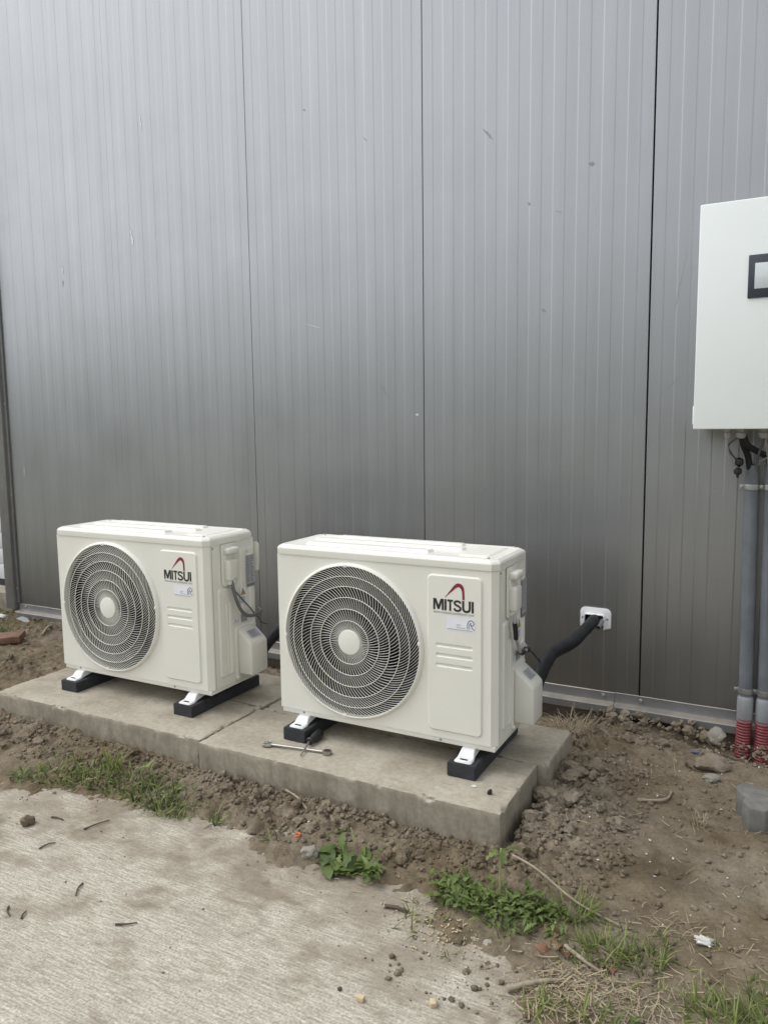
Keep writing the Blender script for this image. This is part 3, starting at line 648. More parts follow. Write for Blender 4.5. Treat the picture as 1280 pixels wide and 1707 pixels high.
    bars('printed_line', .168, .195, .294, .318, 5, M['blue'], l2, X2, 5)
    l3 = quad('label_sticker', [(XS + .0012, .128, .222), (XS + .0012, .164, .222), (XS + .0012, .164, .2425), (XS + .0012, .128, .2425)], M['paper'], u); bars('printed_line', .134, .162, .226, .240, 3, M['greyink'], l3, XS + .0016, 8, 3)
    l4 = quad('label_sticker', [(XS + .0014, .170, .222), (XS + .0014, .205, .222), (XS + .0014, .205, .252), (XS + .0014, .170, .252)], M['silver'], u); bars('printed_line', .173, .203, .225, .250, 5, M['greyink'], l4, XS + .0018, 9, 2)
    # feet
    for x in (.0885, .6545):
        for y, sgn in ((0, 1), (.235, -1)):
            b = bmesh.new(); W0, W1 = .027, .022
            secs = [(-.050, W0 * .8, 0, .003), (-.046, W0, 0, .006), (-.026, W0, 0, .0065), (-.020, W0 * .96, 0, .009), (-.006, W1, .002, .0235), (.0, W1, .004, .0252), (.05, W1, .012, .0252)]
            prev = None
            for yy, w, zb, zt in secs:
                r_ = [b.verts.new((x + a * w, y + sgn * yy, -.0252 + z)) for a, z in ((-1, zb), (-.9, zt), (.9, zt), (1, zb))]
                if prev: 
                    for k in range(4): b.faces.new((prev[k], prev[(k + 1) % 4], r_[(k + 1) % 4], r_[k]))
                else: b.faces.new(r_)
                prev = r_
            b.faces.new(prev[::-1]); bmesh.ops.recalc_face_normals(b, faces=b.faces)
            bmesh.ops.bevel(b, geom=list(b.edges), offset=.0016, segments=2, affect='EDGES', clamp_overlap=True)
            ft = bm_obj('foot', b, M['foot'], u, 50)
            MB().prism([(x - .010 + .004 * 0, y + sgn * -.040), (x + .010, y + sgn * -.040), (x + .0125, y + sgn * -.036), (x + .010, y + sgn * -.0325), (x - .010, y + sgn * -.0325), (x - .0125, y + sgn * -.036)], -.0188, -.0183, 'xy').build('bolt_slot', M['dark'], ft)
    return u
unit = make_unit(); unit.location = (-1.4435, 1.975, .1842)
tag(unit, 'ivory heat pump outdoor unit on the right, nearer the cabinet', 'heat pump', 'two ivory heat pump units')
unit2 = copy_tree(unit); unit2.location = (-2.4755, 1.975, .1842)
tag(unit2, 'ivory heat pump outdoor unit on the left, farther from the cabinet', 'heat pump')
XS = .738
MB().prism([(XS - .01, .395), (XS + .017, .401), (XS + .019, .498), (XS + .012, .505), (XS - .01, .506)], .262, .2645, 'xz').build('coil_guard_bracket', M['plastic'], unit2)
def block(x0, x1, y0, y1, label, seed):
    b = bmesh.new(); bmesh.ops.create_cube(b, size=1)
    for v in b.verts: v.co = Vector((v.co.x * (x1 - x0), v.co.y * (y1 - y0), v.co.z * .0405 + .02025))
    bmesh.ops.bevel(b, geom=list(b.edges), offset=.0022, segments=2, affect='EDGES')
    o = bm_obj('rubber_block', b, M['rubber'], None, 40); o.location = ((x0 + x1) / 2, (y0 + y1) / 2, ZT); tag(o, label, 'support block', 'black rubber support blocks')
block(-.832, -.746, 1.917, 2.295, 'black rubber block under the right end of the right unit', 1)
block(-1.398, -1.314, 1.917, 2.295, 'black rubber block under the left end of the right unit, beside the screwdriver', 2)
block(-1.866, -1.780, 1.920, 2.298, 'black rubber block under the right end of the left unit', 3)
block(-2.430, -2.345, 1.917, 2.295, 'black rubber block under the left end of the left unit', 4)
# ---------------------------------------------------------------- pipes and cables
pp = crom([(-.649, 3.0, .352), (-.651, 2.93, .351), (-.655, 2.86, .347), (-.66, 2.78, .340), (-.666, 2.66, .335), (-.675, 2.54, .343), (-.681, 2.45, .348), (-.681, 2.37, .338), (-.679, 2.31, .323), (-.676, 2.25, .30), (-.672, 2.222, .285)], 8)
rad = [.0222 + .0009 * math.sin(k * .23) + .0005 * math.sin(k * .71) for k in range(len(pp))]
def pipe(dx, label):
    o = MB().tube([(x + dx, y, z) for x, y, z in pp], rad, 20).build('insulated_pipe', M['tape'], None, 60); tag(o, label, 'pipe', 'black insulated pipes to the wall'); return o
pipe(0, 'black insulated pipe running from the right unit into the white wall cover')
pipe(-1.032, 'black insulated pipe behind the left unit, hidden at its end by the right unit')
def rel(o, pts): return [(x + o[0], y + o[1], z + o[2]) for x, y, z in pts]
LO, RO = (-2.4755, 1.975, .183), (-1.4435, 1.975, .183)
tag(MB().tube(crom(rel(LO, [(.755, .106, .392), (.760, .104, .376), (.765, .106, .350), (.768, .112, .322), (.770, .130, .286), (.770, .157, .259), (.770, .197, .247), (.768, .228, .247), (.762, .257, .250), (.73, .285, .25)]), 6), .0062, 12).build('power_cable', M['cable'], None, 180), 'thick grey cable looping down from the cover of the left unit', 'cable', 'grey unit cables')
tag(MB().tube(crom(rel(LO, [(.757, .108, .385), (.757, .117, .356), (.757, .145, .327), (.757, .209, .265), (.757, .225, .246), (.735, .28, .215), (.705, .33, .184), (.70, .375, .165)]), 5), .0028, 8).build('thin_cable', M['cable'], None, 180), 'thin dark cable slanting from the left unit to its pipe', 'cable')
pc = MB().tube(crom(rel(RO, [(.755, .100, .392), (.760, .088, .372), (.760, .094, .345), (.758, .108, .312), (.757, .130, .285), (.757, .152, .258), (.757, .178, .252), (.752, .22, .245), (.745, .262, .236), (.72, .285, .25)]), 6), .0050, 12).build('power_cable', M['pale_cable'], None, 180)
tag(pc, 'pale grey cable with black sleeve on the side of the right unit', 'cable', 'grey unit cables')
MB().tube(rel(RO, [(.760, .089, .362), (.760, .097, .335), (.758, .107, .310)]), .0072, 12).build('black_sleeve', M['blackplastic'], pc)
MB().tube(rel(RO, [(.757, .150, .259), (.757, .166, .253), (.757, .184, .252)]), [.008, .0095, .008], 12).build('tape_wrap', M['blackplastic'], pc)
MB().tube(rel(RO, [(.750, .225, .244), (.748, .245, .240), (.746, .262, .236)]), [.007, .010, .0085], 12).build('tape_wrap', M['blackplastic'], pc)
MB().tube(crom(rel(RO, [(.746, .262, .236), (.749, .30, .214), (.751, .335, .188), (.752, .37, .168)]), 4), .0022, 8).build('wire_tie', M['blackplastic'], pc)
# wall cover
cv = empty('pipe_wall_cover', (-.65, YW, .31)); tag(cv, 'white plastic pipe cover on the wall where the black pipe enters', 'pipe cover')
CI = Matrix.Translation((.65, -YW, -.31))
ol = [(-.7095, .320), (-.7095, .374)] + [(-.6895 - .020 * math.cos(a), .377 + .020 * math.sin(a)) for a in np.linspace(.1, math.pi / 2, 6)] + [(-.612 + .020 * math.sin(a), .376 + .020 * math.cos(a)) for a in np.linspace(0, 1.47, 6)] + [(-.592, .320), (-.617, .314), (-.617, .367), (-.622, .371), (-.686, .370), (-.691, .366), (-.691, .320)]
for o in (MB().prism(ol, YW - .006, YW - .0012, 'xz', .0012).build('cover_plate', M['white'], cv), MB().prism([(-.693, .322), (-.693, .368), (-.688, .374), (-.620, .374), (-.6145, .368), (-.6145, .314), (-.6185, .314), (-.6185, .366), (-.622, .3695), (-.686, .3695), (-.6895, .366), (-.6895, .322)], YW - .020, YW - .0055, 'xz', .001).build('cover_hood', M['white'], cv),
          MB().box(-.692, -.616, YW - .0005, YW + .004, .318, .371).build('wall_hole', M['dark'], cv),
          MB().lathe([(0, -.003), (.003, -.0026), (.0042, 0)], 12, 'y', (-.7005, YW - .006, .355)).build('screw', M['screw'], cv), MB().lathe([(0, -.003), (.003, -.0026), (.0042, 0)], 12, 'y', (-.605, YW - .006, .355)).build('screw', M['screw'], cv)): o.matrix_parent_inverse = CI
o = MB().lathe([(.0095, 0), (.0095, .07), (.0075, .07), (.0075, 0)], 16, 'z', (0, 0, 0), True).build('drain_pipe', M['pvc'], None); o.matrix_world = Matrix.Translation((-.627, 2.885, .334)) @ Vector((.06, .95, .28)).to_track_quat('Z', 'Y').to_matrix().to_4x4()
tag(o, 'short grey drain pipe stub beside the black pipe in the white cover', 'drain pipe')
# ---------------------------------------------------------------- electrical cabinet
cb = empty('electrical_cabinet', (-.045, YW, 1.083)); tag(cb, 'pale grey-white electrical cabinet on the wall with dark framed display', 'cabinet')
KI = Matrix.Translation((.045, -YW, -1.083))
def kp(o): o.matrix_parent_inverse = KI; return o
kp(MB().box(-.292, .206, 2.722, YW - .002, 1.088, 1.786, .004).build('cabinet_body', M['cabinet'], cb))
kp(MB().box(-.2955, .2095, 2.700, 2.7205, 1.084, 1.790, .0035, 3).build('cabinet_door', M['cabinet'], cb))
kp(MB().box(-.299, -.293, 2.707, 2.725, 1.10, 1.16, .002).build('hinge', M['cabinet'], cb))
dsp = kp(MB().box(-.150, .060, 2.694, 2.7005, 1.4885, 1.6195, .0025).build('display_frame', M['frame'], cb)); 
o = MB().box(-.1315, .042, 2.6925, 2.6955, 1.516, 1.5935, .001).build('display_screen', M['screen'], dsp)
for x, r, y in ((-.197, .011, 2.80), (-.157, .0165, 2.80), (-.088, .0165, 2.80), (-.03, .0165, 2.80), (.04, .0165, 2.80)):
    gl = kp(MB().lathe([(r, 1.088), (r, 1.076), (r * .9, 1.075), (r * .9, 1.073)], 6, 'z', (x, y, 0)).build('cable_gland', M['gland'], cb, 20))
    MB().lathe([(r * .95, 1.0725), (r * 1.05, 1.07), (r * .98, 1.06), (r * .7, 1.053), (r * .5, 1.052)], 18, 'z', (x, y, 0)).build('gland_nut', M['gland'], gl, 30)
def cab(name, pts, r, mat, label, group='cables below the cabinet', parent=None):
    o = MB().tube(crom(pts, 6), r, 10).build(name, mat, parent, 180)
    if label: tag(o, label, 'cable', group)
    return o
c1 = cab('plugged_cable', [(-.197, 2.80, 1.06), (-.199, 2.815, 1.03), (-.192, 2.84, .99), (-.178, 2.86, .955), (-.168, 2.86, .94)], .0036, M['pale_cable'], 'thin grey cable ending in the lower black plug under the cabinet')
MB().lathe([(0, .918), (.004, .92), (.005, .930), (.011, .932), (.0135, .940), (.0125, .948), (.006, .953), (0, .954)], 16, 'z', (-.166, 2.86, -.002)).build('cable_plug', M['blackplastic'], c1)
c2 = cab('plugged_cable', [(-.157, 2.80, 1.06), (-.196, 2.825, 1.03), (-.188, 2.85, 1.0), (-.172, 2.86, .98)], .0036, M['cable'], 'thin grey cable ending in the upper black plug under the cabinet')
MB().lathe([(0, .952), (.005, .956), (.0125, .963), (.0135, .972), (.0125, .980), (.005, .986), (0, .987)], 16, 'z', (-.163, 2.86, 0)).build('cable_plug', M['blackplastic'], c2)
cab('supply_cable', [(-.157, 2.80, 1.07), (-.150, 2.825, 1.03), (-.136, 2.87, .985), (-.125, 2.895, .90)], .0105, M['blackplastic'], 'thick black cable dropping from the second gland into the nearer grey conduit')
cab('supply_cable', [(-.150, 2.80, 1.068), (-.138, 2.82, 1.03), (-.105, 2.86, 1.005), (-.075, 2.89, .98), (-.062, 2.90, .90)], .0105, M['blackplastic'], 'thick black cable crossing from the second gland to the farther grey conduit')
cab('control_cable', [(-.088, 2.80, 1.07), (-.094, 2.82, 1.03), (-.107, 2.86, .985), (-.112, 2.895, .90)], .0045, M['cable'], 'grey cable from the third gland into the nearer grey conduit')
cab('control_cable', [(-.085, 2.80, 1.07), (-.082, 2.82, 1.03), (-.075, 2.86, .985), (-.07, 2.895, .90)], .0045, M['pale_cable'], 'grey cable from the third gland into the farther grey conduit')
cab('control_cable', [(-.03, 2.80, 1.07), (-.045, 2.83, 1.005), (-.08, 2.87, .985), (-.105, 2.885, .965), (-.112, 2.895, .90)], .004, M['pale_cable'], 'pale cable bowing over from the right into the nearer grey conduit')
def conduit(x, label):
    xc = x; yc = 2.895
    r = .0232; t = empty('conduit_pipe', (xc, yc, 0)); tag(t, label, 'conduit', 'conduits below the cabinet')
    I = Matrix.Translation((-xc, -yc, 0))
    def kp2(o): o.matrix_parent_inverse = I; return o
    dx = lambda z: .012 * (.96 - z)          # the run leans slightly
    kp2(MB().tube([(xc + dx(.96), yc, .96), (xc + dx(.12), yc, .12)], r, 28, False).build('pipe', M['pvc'], t, 60)); 
    kp2(MB().tube([(xc + dx(.96), yc, .9602), (xc + dx(.5), yc, .5)], r - .002, 24, False).build('pipe_inside', M['dark'], t, 60))
    kp2(MB().tube([(xc + dx(.14), yc, z) for z in (.148, .142, .135, .06, .055)], [r + .0003, r + .002, r + .0035, r + .0035, r + .001], 28).build('pipe_socket', M['socket'], t, 60))
    zs = np.linspace(.07, -.14, 170)
    kp2(MB().tube([(xc + dx(.14) - .004 * ss(.05, -.1, z), yc - .002, z) for z in zs], [r + .0028 * (.5 + .5 * math.sin(z * 2 * math.pi / .0104)) for z in zs], 26).build('corrugated_tube', M['redtube'], t, 180))
    for z in (.885, .168):
        cx = xc + dx(z); o = kp2(MB().lathe([(r + .0005, z - .009), (r + .0022, z - .009), (r + .003, z - .004), (r + .0022, z), (r + .003, z + .004), (r + .0022, z + .009), (r + .0005, z + .009)], 32, 'z', (cx, yc, 0), True).build('pipe_clamp', M['zinc'], t, 60))
        MB().box(cx - r - .014, cx - r + .001, yc - .006, yc - .003, z - .0075, z + .0075, .001).build('clamp_ear', M['zinc'], o); MB().lathe([(0, -.0035), (.004, -.003), (.005, 0)], 12, 'y', (cx - r - .008, yc - .006, z)).build('screw', M['screw'], o)
        MB().box(cx - .006, cx + .006, yc + r, YW + .002, z - .006, z + .006).build('clamp_stud', M['zinc'], o)
conduit(-.1235, 'grey conduit pipe with red corrugated foot, left one of the two below the cabinet')
conduit(-.064, 'grey conduit pipe with red corrugated foot, right one of the two below the cabinet')
# ---------------------------------------------------------------- tools and small things on the slab
w = empty('combination_wrench', (-1.31, 1.868, ZT + .001), math.atan2(.033, .203)); tag(w, 'chrome combination wrench lying on the slab before the right unit', 'wrench')
MB().tube([(-.088, 0, .0055), (-.05, 0, .0058), (0, 0, .006), (.05, 0, .0058), (.085, 0, .0055)], [.0048, .0036, .0034, .0036, .0046], 10).build('shaft', M['chrome'], w, 60)
MB().lathe([(.0145, .001), (.0152, .005), (.0145, .010), (.0095, .011), (.009, .006), (.0095, .0005)], 24, 'z', (.098, 0, 0), True).build('ring_end', M['chrome'], w, 50)
hd = [(-.086, .007), (-.094, .013), (-.108, .0145), (-.117, .011), (-.119, .006), (-.106, .0055), (-.102, 0), (-.106, -.0055), (-.119, -.006), (-.117, -.011), (-.108, -.0145), (-.094, -.013), (-.086, -.007)]
MB().prism(hd, .001, .0085, 'xy', .001).build('open_end', M['chrome'], w, 40)
s = empty('screwdriver', (-1.2985, 1.955, ZT)); tag(s, 'small screwdriver with black handle resting across the wrench by the rubber block', 'screwdriver')
hb = Vector((-1.2985, 1.983, ZT + .0165)); ht = Vector((-1.2935, 1.908, ZT + .0155)); tp = Vector((-1.274, 1.832, ZT + .006)); dirv = (ht - hb)
q_ = lambda t: hb + dirv * t - Vector((-1.2985, 1.955, ZT))
MB().tube([q_(t) for t in (0, .03, .12, .3, .55, .72, .82, .88, .96, 1.0)], [.006, .012, .0158, .0162, .0152, .0125, .0098, .0098, .0125, .010], 12).build('handle', M['blackplastic'], s, 30)
MB().tube([q_(.98), (tp + Vector((1.2985, -1.955, -ZT)))], [.0032, .0026], 10).build('blade', M['screw'], s, 60)
c = MB().lathe([(0, 0), (.0062, .0), (.0066, .006), (.0048, .0065), (.0045, .013), (0, .0132)], 14, 'z').build('plastic_cap', M['blackplastic'], None); c.location = (-.687, 1.868, ZT + .0015); c.rotation_euler = (.25, .5, 0); tag(c, 'tiny black plastic cap lying near the front right slab corner', 'cap')
f = MB().prism([(-.009, -.003), (-.002, .006), (.004, .003), (.010, .004), (.006, -.002), (.001, -.006)], 0, .0012, 'xy').build('paint_flake', M['flake'], None, 0); f.location = (-.738, 1.888, ZT + .0012); tag(f, 'small white flake on the slab in front of the right rubber block', 'flake')
# ---------------------------------------------------------------- stones, clods and litter
def rock(seed, sub=2, amp=.28, flat=.75):
    rd = np.random.default_rng(seed); b = bmesh.new(); bmesh.ops.create_icosphere(b, subdivisions=sub, radius=1)
    P = np.array([v.co[:] for v in b.verts]); off = rd.uniform(0, 50, 3)
    nn = perlin(P[:, 0] * 1.1 + off[0], P[:, 1] * 1.1 + P[:, 2] * .9 + off[1], 3) + .5 * perlin(P[:, 1] * 2.3 + off[2], P[:, 2] * 2.3 + P[:, 0] * 2 + off[0], 5) + .35 * perlin(P[:, 0] * 4.5 + off[1], P[:, 2] * 5 + P[:, 1] * 4 + off[2], 6) + .22 * perlin(P[:, 1] * 9 + off[1], P[:, 2] * 9 + P[:, 0] * 8 + off[2], 8)
    for _ in range(5):                                   # a few broken facets
        d = rd.normal(size=3); d /= np.linalg.norm(d); k = P @ d; P = P - np.maximum(k - rd.uniform(.6, .85), 0)[:, None] * d
    P = P * (1 + amp * nn * 1.6)[:, None] * (np.array([1, rd.uniform(.7, 1), rd.uniform(flat - .15, flat + .1)]))
    F = [tuple(v.index for v in f_.verts) for f_ in b.faces]; b.free(); return P, F
def rock_obj(name, mat, x, y, r, seed, sub=3, flat=.72, sink=.3, amp=.28):
    P, F = rock(seed, sub, amp, flat); me = np_mesh(name, P * r, F, mat); 
    try: me.set_sharp_from_angle(angle=R_(38))
    except Exception: pass
    o = link(bpy.data.objects.new(name, me)); o.location = (x, y, gz(x, y) + r * flat * (1 - sink) * .85); o.rotation_euler.z = seed * 1.7; return o
tag(rock_obj('soil_clod', M['clod'], -1.867, 1.334, .021, 71, sink=.1), 'single dark clod lying on the pale paving at the left', 'clod')
tag(rock_obj('concrete_chunk', M['stone'], -1.062, 1.556, .030, 31, flat=.6), 'pale broken concrete chunk beside the broad-leaved weed', 'stone')
tag(rock_obj('flat_stone', M['clod'], -.185, 2.535, .055, 41, flat=.45), 'largest flat clod on the soil below the grey conduits', 'stone')
tag(rock_obj('small_stone', M['stone'], -.180, 2.45, .024, 42, flat=.5), 'small grey stone just in front of the largest flat clod', 'stone')
tag(rock_obj('upright_stone', M['stone'], -.196, 2.80, .030, 43, flat=.95), 'grey angular stone standing at the flashing left of the red tubes', 'stone')
protos = [np_mesh('soil_clod', *(lambda r_: (r_[0], r_[1]))(rock(100 + k, 3, .40)), M['clod']) for k in range(9)]
for me in protos:
    try: me.set_sharp_from_angle(angle=R_(32))
    except Exception: pass
def clods(n, fx, fy, rmin, rmax, label, group, seed):
    rd = random.Random(seed)
    for k in range(n):
        x, y = fx(rd), fy(rd); r = rmin + (rmax - rmin) * rd.random() ** 2.2
        o = link(bpy.data.objects.new('soil_clod', protos[rd.randrange(9)])); o.scale = (r, r, r); o.rotation_euler = (rd.uniform(-.5, .5), rd.uniform(-.5, .5), rd.uniform(0, 6.3)); o.location = (x, y, gz(x, y) + r * .32)
        tag(o, label, 'clod', group)
clods(58, lambda r: r.uniform(-.60, -.60 + .20 * r.random() + .03), lambda r: r.uniform(1.78, 2.32), .009, .030, 'grey-brown clod heaped against the right side of the slab', 'clods along the right slab side', 1)
clods(62, lambda r: r.uniform(-1.55, -.60), lambda r: 1.765 - .16 * r.random() ** 1.6, .007, .022, 'grey-brown clod on the bank before the right slab', 'clods before the right slab', 2)
clods(30, lambda r: r.uniform(-2.6, -1.6), lambda r: 1.775 - .14 * r.random() ** 1.5, .008, .022, 'grey-brown clod on the bank before the left slab', 'clods before the left slab', 3)
clods(46, lambda r: r.uniform(-.62, -.19), lambda r: 2.92 - .5 * r.random() ** 2.0, .008, .026, 'grey-brown clod on the rough soil at the wall foot, right of the units', 'clods at the wall foot', 4)
clods(26, lambda r: r.uniform(-3.9, -2.72), lambda r: r.uniform(2.0, 2.9), .008, .024, 'brown clod on the rough soil left of the left unit', 'clods left of the units', 5)
def crumbs(n, sampler, rmin, rmax, seed, name, mat, label):
    rd = np.random.default_rng(seed); base_ = [rock(300 + k, 1 if rmax < .008 else 2, .5) for k in range(10)]; VV, FF = [], []; off = 0
    X, Y = sampler(rd, n); Z = np.maximum(soil_h(X, Y), 0.0)
    rs = rmin + (rmax - rmin) * rd.random(n) ** 3
    for k in range(n):
        P, F = base_[k % 10]; a = rd.uniform(0, 6.28); c_, s_ = math.cos(a), math.sin(a)
        Q = P @ np.array([[c_, s_, 0], [-s_, c_, 0], [0, 0, 1]]) * rs[k] + [X[k], Y[k], Z[k] + rs[k] * .35]
        VV.append(Q); FF.append(np.array(F) + off); off += len(P)
    o = np_obj(name, np.concatenate(VV), np.concatenate(FF), mat, None, False); tag(o, label, kind='stuff')
def s_all(rd, n):
    k = rd.random(n); X = np.empty(n); Y = np.empty(n)
    a = k < .34; m_ = a.sum(); X[a] = rd.uniform(-2.62, -.6, m_); Y[a] = 1.775 - .20 * rd.random(m_) ** 1.4
    a = (k >= .34) & (k < .56); m_ = a.sum(); X[a] = -.60 + .28 * rd.random(m_) ** 2.0; Y[a] = rd.uniform(1.7, 2.4, m_)
    a = (k >= .56) & (k < .74); m_ = a.sum(); X[a] = rd.uniform(-.62, .25, m_); Y[a] = 2.93 - .8 * rd.random(m_) ** 1.8
    a = (k >= .74) & (k < .84); m_ = a.sum(); X[a] = rd.uniform(-3.9, -2.68, m_); Y[a] = rd.uniform(1.9, 2.9, m_)
    a = k >= .84; m_ = a.sum(); X[a] = rd.uniform(-.7, .2, m_); Y[a] = rd.uniform(1.25, 2.4, m_)
    Y = np.where((X > -.2) & (Y > 2.82), Y - .13, Y); return X, Y
crumbs(7000, s_all, .0016, .0100, 5, 'soil_crumbs', M['clod'], 'loose grey-brown soil crumbs over the bare ground')
def s_pave(rd, n): 
    X = rd.uniform(-2.1, -.35, n); return X, np.interp(X, *YB) - .02 - .55 * rd.random(n) ** 2.2
crumbs(300, s_pave, .0010, .0034, 6, 'paving_grit', M['clod'], 'dark grit scattered on the pale paving')
def s_flk(rd, n): return rd.uniform(-1.3, .15, n), 1.5 + 1.3 * rd.random(n)
def flat_bits(name, n, X, Y, L, Wd, mat, label, seed, lift=.003):
    rd = np.random.default_rng(seed); VV, FF = [], []; 
    Z = np.maximum(soil_h(X, Y), 0.0)
    for k in range(n):
        l, w_ = rd.uniform(*L) / 2, rd.uniform(*Wd) / 2; a = rd.uniform(0, 6.28); t = rd.uniform(-.4, .4); h = .0007 + w_ * .15
        ax = np.array([math.cos(a) * math.cos(t), math.sin(a) * math.cos(t), math.sin(t)]); bx_ = np.array([-math.sin(a), math.cos(a), rd.uniform(-.3, .3)]); cx_ = np.cross(ax, bx_)
        o_ = np.array([X[k], Y[k], Z[k] + lift]); base_i = len(VV)
        for sx_ in (-1, 1):
            for sy_ in (-1, 1):
                for sz_ in (-1, 1): VV.append(o_ + ax * l * sx_ * rd.uniform(.7, 1) + bx_ * w_ * sy_ * rd.uniform(.6, 1) + cx_ * h * sz_)
        for q4 in ((0, 1, 3, 2), (4, 6, 7, 5), (0, 4, 5, 1), (2, 3, 7, 6), (0, 2, 6, 4), (1, 5, 7, 3)): FF.append([base_i + i_ for i_ in q4])
    tag(np_obj(name, VV, FF, mat, None, False), label, kind='stuff')
rd = np.random.default_rng(3)
flat_bits('pale_flakes', 90, *(lambda t: (t[0], t[1]))(s_flk(rd, 90)), (.003, .009), (.002, .006), M['flake'], 'tiny pale flakes strewn over the soil', 21)
cxs = np.array([(-.713, 1.454), (-.643, 1.398), (-.732, 1.493), (-.631, 1.437), (-.60, 1.42), (-.40, 1.33), (-.36, 1.36)]); kk = rd.integers(0, 7, 170)
flat_bits('wood_chips', 170, cxs[kk, 0] + rd.normal(0, .035, 170), cxs[kk, 1] + rd.normal(0, .03, 170), (.002, .009), (.0015, .004), M['chips'], 'pale wood chips scattered at the paving edge', 22)
# twigs
def twig(pts, r, mat, name, label, cat='twig', group=None):
    P = [(x, y, gz(x, y) + z) for x, y, z in pts]; n_ = len(P)
    o = MB().tube(crom(P, 4), [r * (1 - .4 * k / (4 * (n_ - 1))) * random.uniform(.85, 1.15) for k in range(4 * (n_ - 1) + 1)], 7).build(name, mat, None, 60); tag(o, label, cat, group); return o
TW = [((-1.727, 1.262), (-1.713, 1.302), 'dark short twig on the paving below the single clod'), ((-1.496, 1.206), (-1.471, 1.164), 'forked dark twig in the middle of the left paving'), ((-1.302, 1.13), (-1.263, 1.157), 'thin bent twig on the paving nearest the picture centre'), ((-1.577, 1.063), (-1.543, 1.041), 'dark twig at the left picture edge, leftmost of the pair'), ((-1.511, 1.047), (-1.525, 1.07), 'dark twig at the left picture edge, right one of the pair'), ((-1.70, 1.385), (-1.675, 1.453), 'dark straight twig on the paving just below the left grass'), ((-1.839, 1.39), (-1.794, 1.394), 'small dark twig between the single clod and the left grass')]
for (a, b_, lab) in TW:
    mx = ((a[0] + b_[0]) / 2 + random.uniform(-.006, .006), (a[1] + b_[1]) / 2 + random.uniform(-.006, .006)); twig([(*a, .003), (*mx, .005), (*b_, .003)], .0026, M['twig'], 'twig', lab, 'twig', 'twigs on the paving')
twig([(-1.285, 1.765, .012), (-1.23, 1.745, .012), (-1.177, 1.715, .010)], .004, M['stick'], 'stick', 'dry stick leaning on the bank before the right slab', 'stick')
twig([(-.794, 1.462, .004), (-.765, 1.466, .007), (-.734, 1.467, .005)], .0045, M['twig'], 'stick', 'brown stick beside the wood chips', 'stick')
twig([(-.575, 1.736, .03), (-.496, 1.678, .025), (-.393, 1.641, .018), (-.288, 1.612, .006)], .0036, M['stick'], 'stick', 'long pale dry stem lying from the slab corner past the grass', 'stick')
twig([(-.452, 1.336, .008), (-.40, 1.362, .010), (-.354, 1.392, .008)], .0065, M['stick'], 'stick', 'pale flat stick at the bottom among dry straw', 'stick')
twig([(-.38, 1.498, .008), (-.331, 1.464, .012), (-.299, 1.456, .006)], .0048, M['stick'], 'stick', 'pale bent stem left of the lower grass clump', 'stick')
twig([(-.354, 2.187, .005), (-.304, 2.215, .008), (-.28, 2.245, .008), (-.277, 2.306, .004)], .0055, M['stick'], 'stick', 'curved brown root on the bare soil at the right', 'stick')
twig([(-3.418, 2.657, .02), (-3.36, 2.59, .02), (-3.315, 2.524, .01)], .008, M['stick'], 'stick', 'pale stick on the soil left of the left unit', 'stick')
b = MB().tube(crom([(-1.140, 1.605, .026), (-1.133, 1.612, .027), (-1.126, 1.607, .028), (-1.127, 1.598, .027), (-1.136, 1.595, .026)], 4), .0028, 8).build('orange_clip', M['orange'], None, 60); b.location.z = gz(-1.133, 1.605) - .018; tag(b, 'bent bright orange plastic clip on the soil left of the broad weed', 'clip')
def crumple(name, x, y, r, mat, label, cat):
    P, F = rock(77, 3, .5, .6); rr3 = np.random.default_rng(5); P = P * (1 + .25 * rr3.normal(size=(len(P), 1)) * .6); me = np_mesh(name, P * [r * 1.2, r * .6, r * .6], F, mat, False); o = link(bpy.data.objects.new(name, me)); o.location = (x, y, gz(x, y) + r * .35); o.rotation_euler = (.2, .3, .5); tag(o, label, cat)
crumple('crumpled_paper', -.122, 1.645, .022, M['flake'], 'small crumpled white paper scrap on the soil at right', 'paper scrap')
crumple('white_scrap', -3.80, 2.642, .03, M['flake'], 'white scrap on the soil at the far left edge', 'scrap')
o = MB().prism([(0, -.022), (.09, -.018), (.11, .004), (.05, .018), (0, .012)], 0, .004, 'xy').build('metal_scrap', M['zinc'], None); o.location = (-3.86, 2.80, gz(-3.86, 2.80) + .02); o.rotation_euler = (.2, .12, -.2); tag(o, 'shiny metal scrap on the soil below the flashing at far left', 'metal scrap')
o = MB().prism([(0, -.004), (.03, -.007), (.05, 0), (.035, .006), (.01, .007)], 0, .003, 'xy').build('blue_scrap', M['blue'], None); o.scale = (.7, .7, .7); o.location = (-.265, 2.66, gz(-.25, 2.66) + .005); o.rotation_euler = (.3, 0, .3); tag(o, 'small blue plastic scrap on the soil near the wall foot', 'scrap')
o = MB().box(-.32, 0, -.10, 0, 0, .032, .003).build('rusty_board', M['rust'], None); o.location = (-3.325, 2.44, .085); o.rotation_euler = (.05, -.06, .62); tag(o, 'reddish brown board end on the soil at the left edge', 'board')
for k, (x, y) in enumerate([(-.699, 1.186), (-.749, 1.191), (-.568, 1.239)]):
    o = MB().box(-.008, .008, -.006, .006, 0, .010, .0015).build('wood_offcut', M['chips'] if k != 1 else M['twig'], None); o.location = (x, y, .0); o.rotation_euler.z = k * 1.1; o.scale = (1, 1, 1) if k != 1 else (.5, .5, .6)
    tag(o, ['pale wood cube on the bottom paving, left of the other', 'dark pebble on the bottom paving beside the pale wood cube', 'pale wood cube on the bottom paving, right of the other'][k], 'wood piece' if k != 1 else 'pebble')
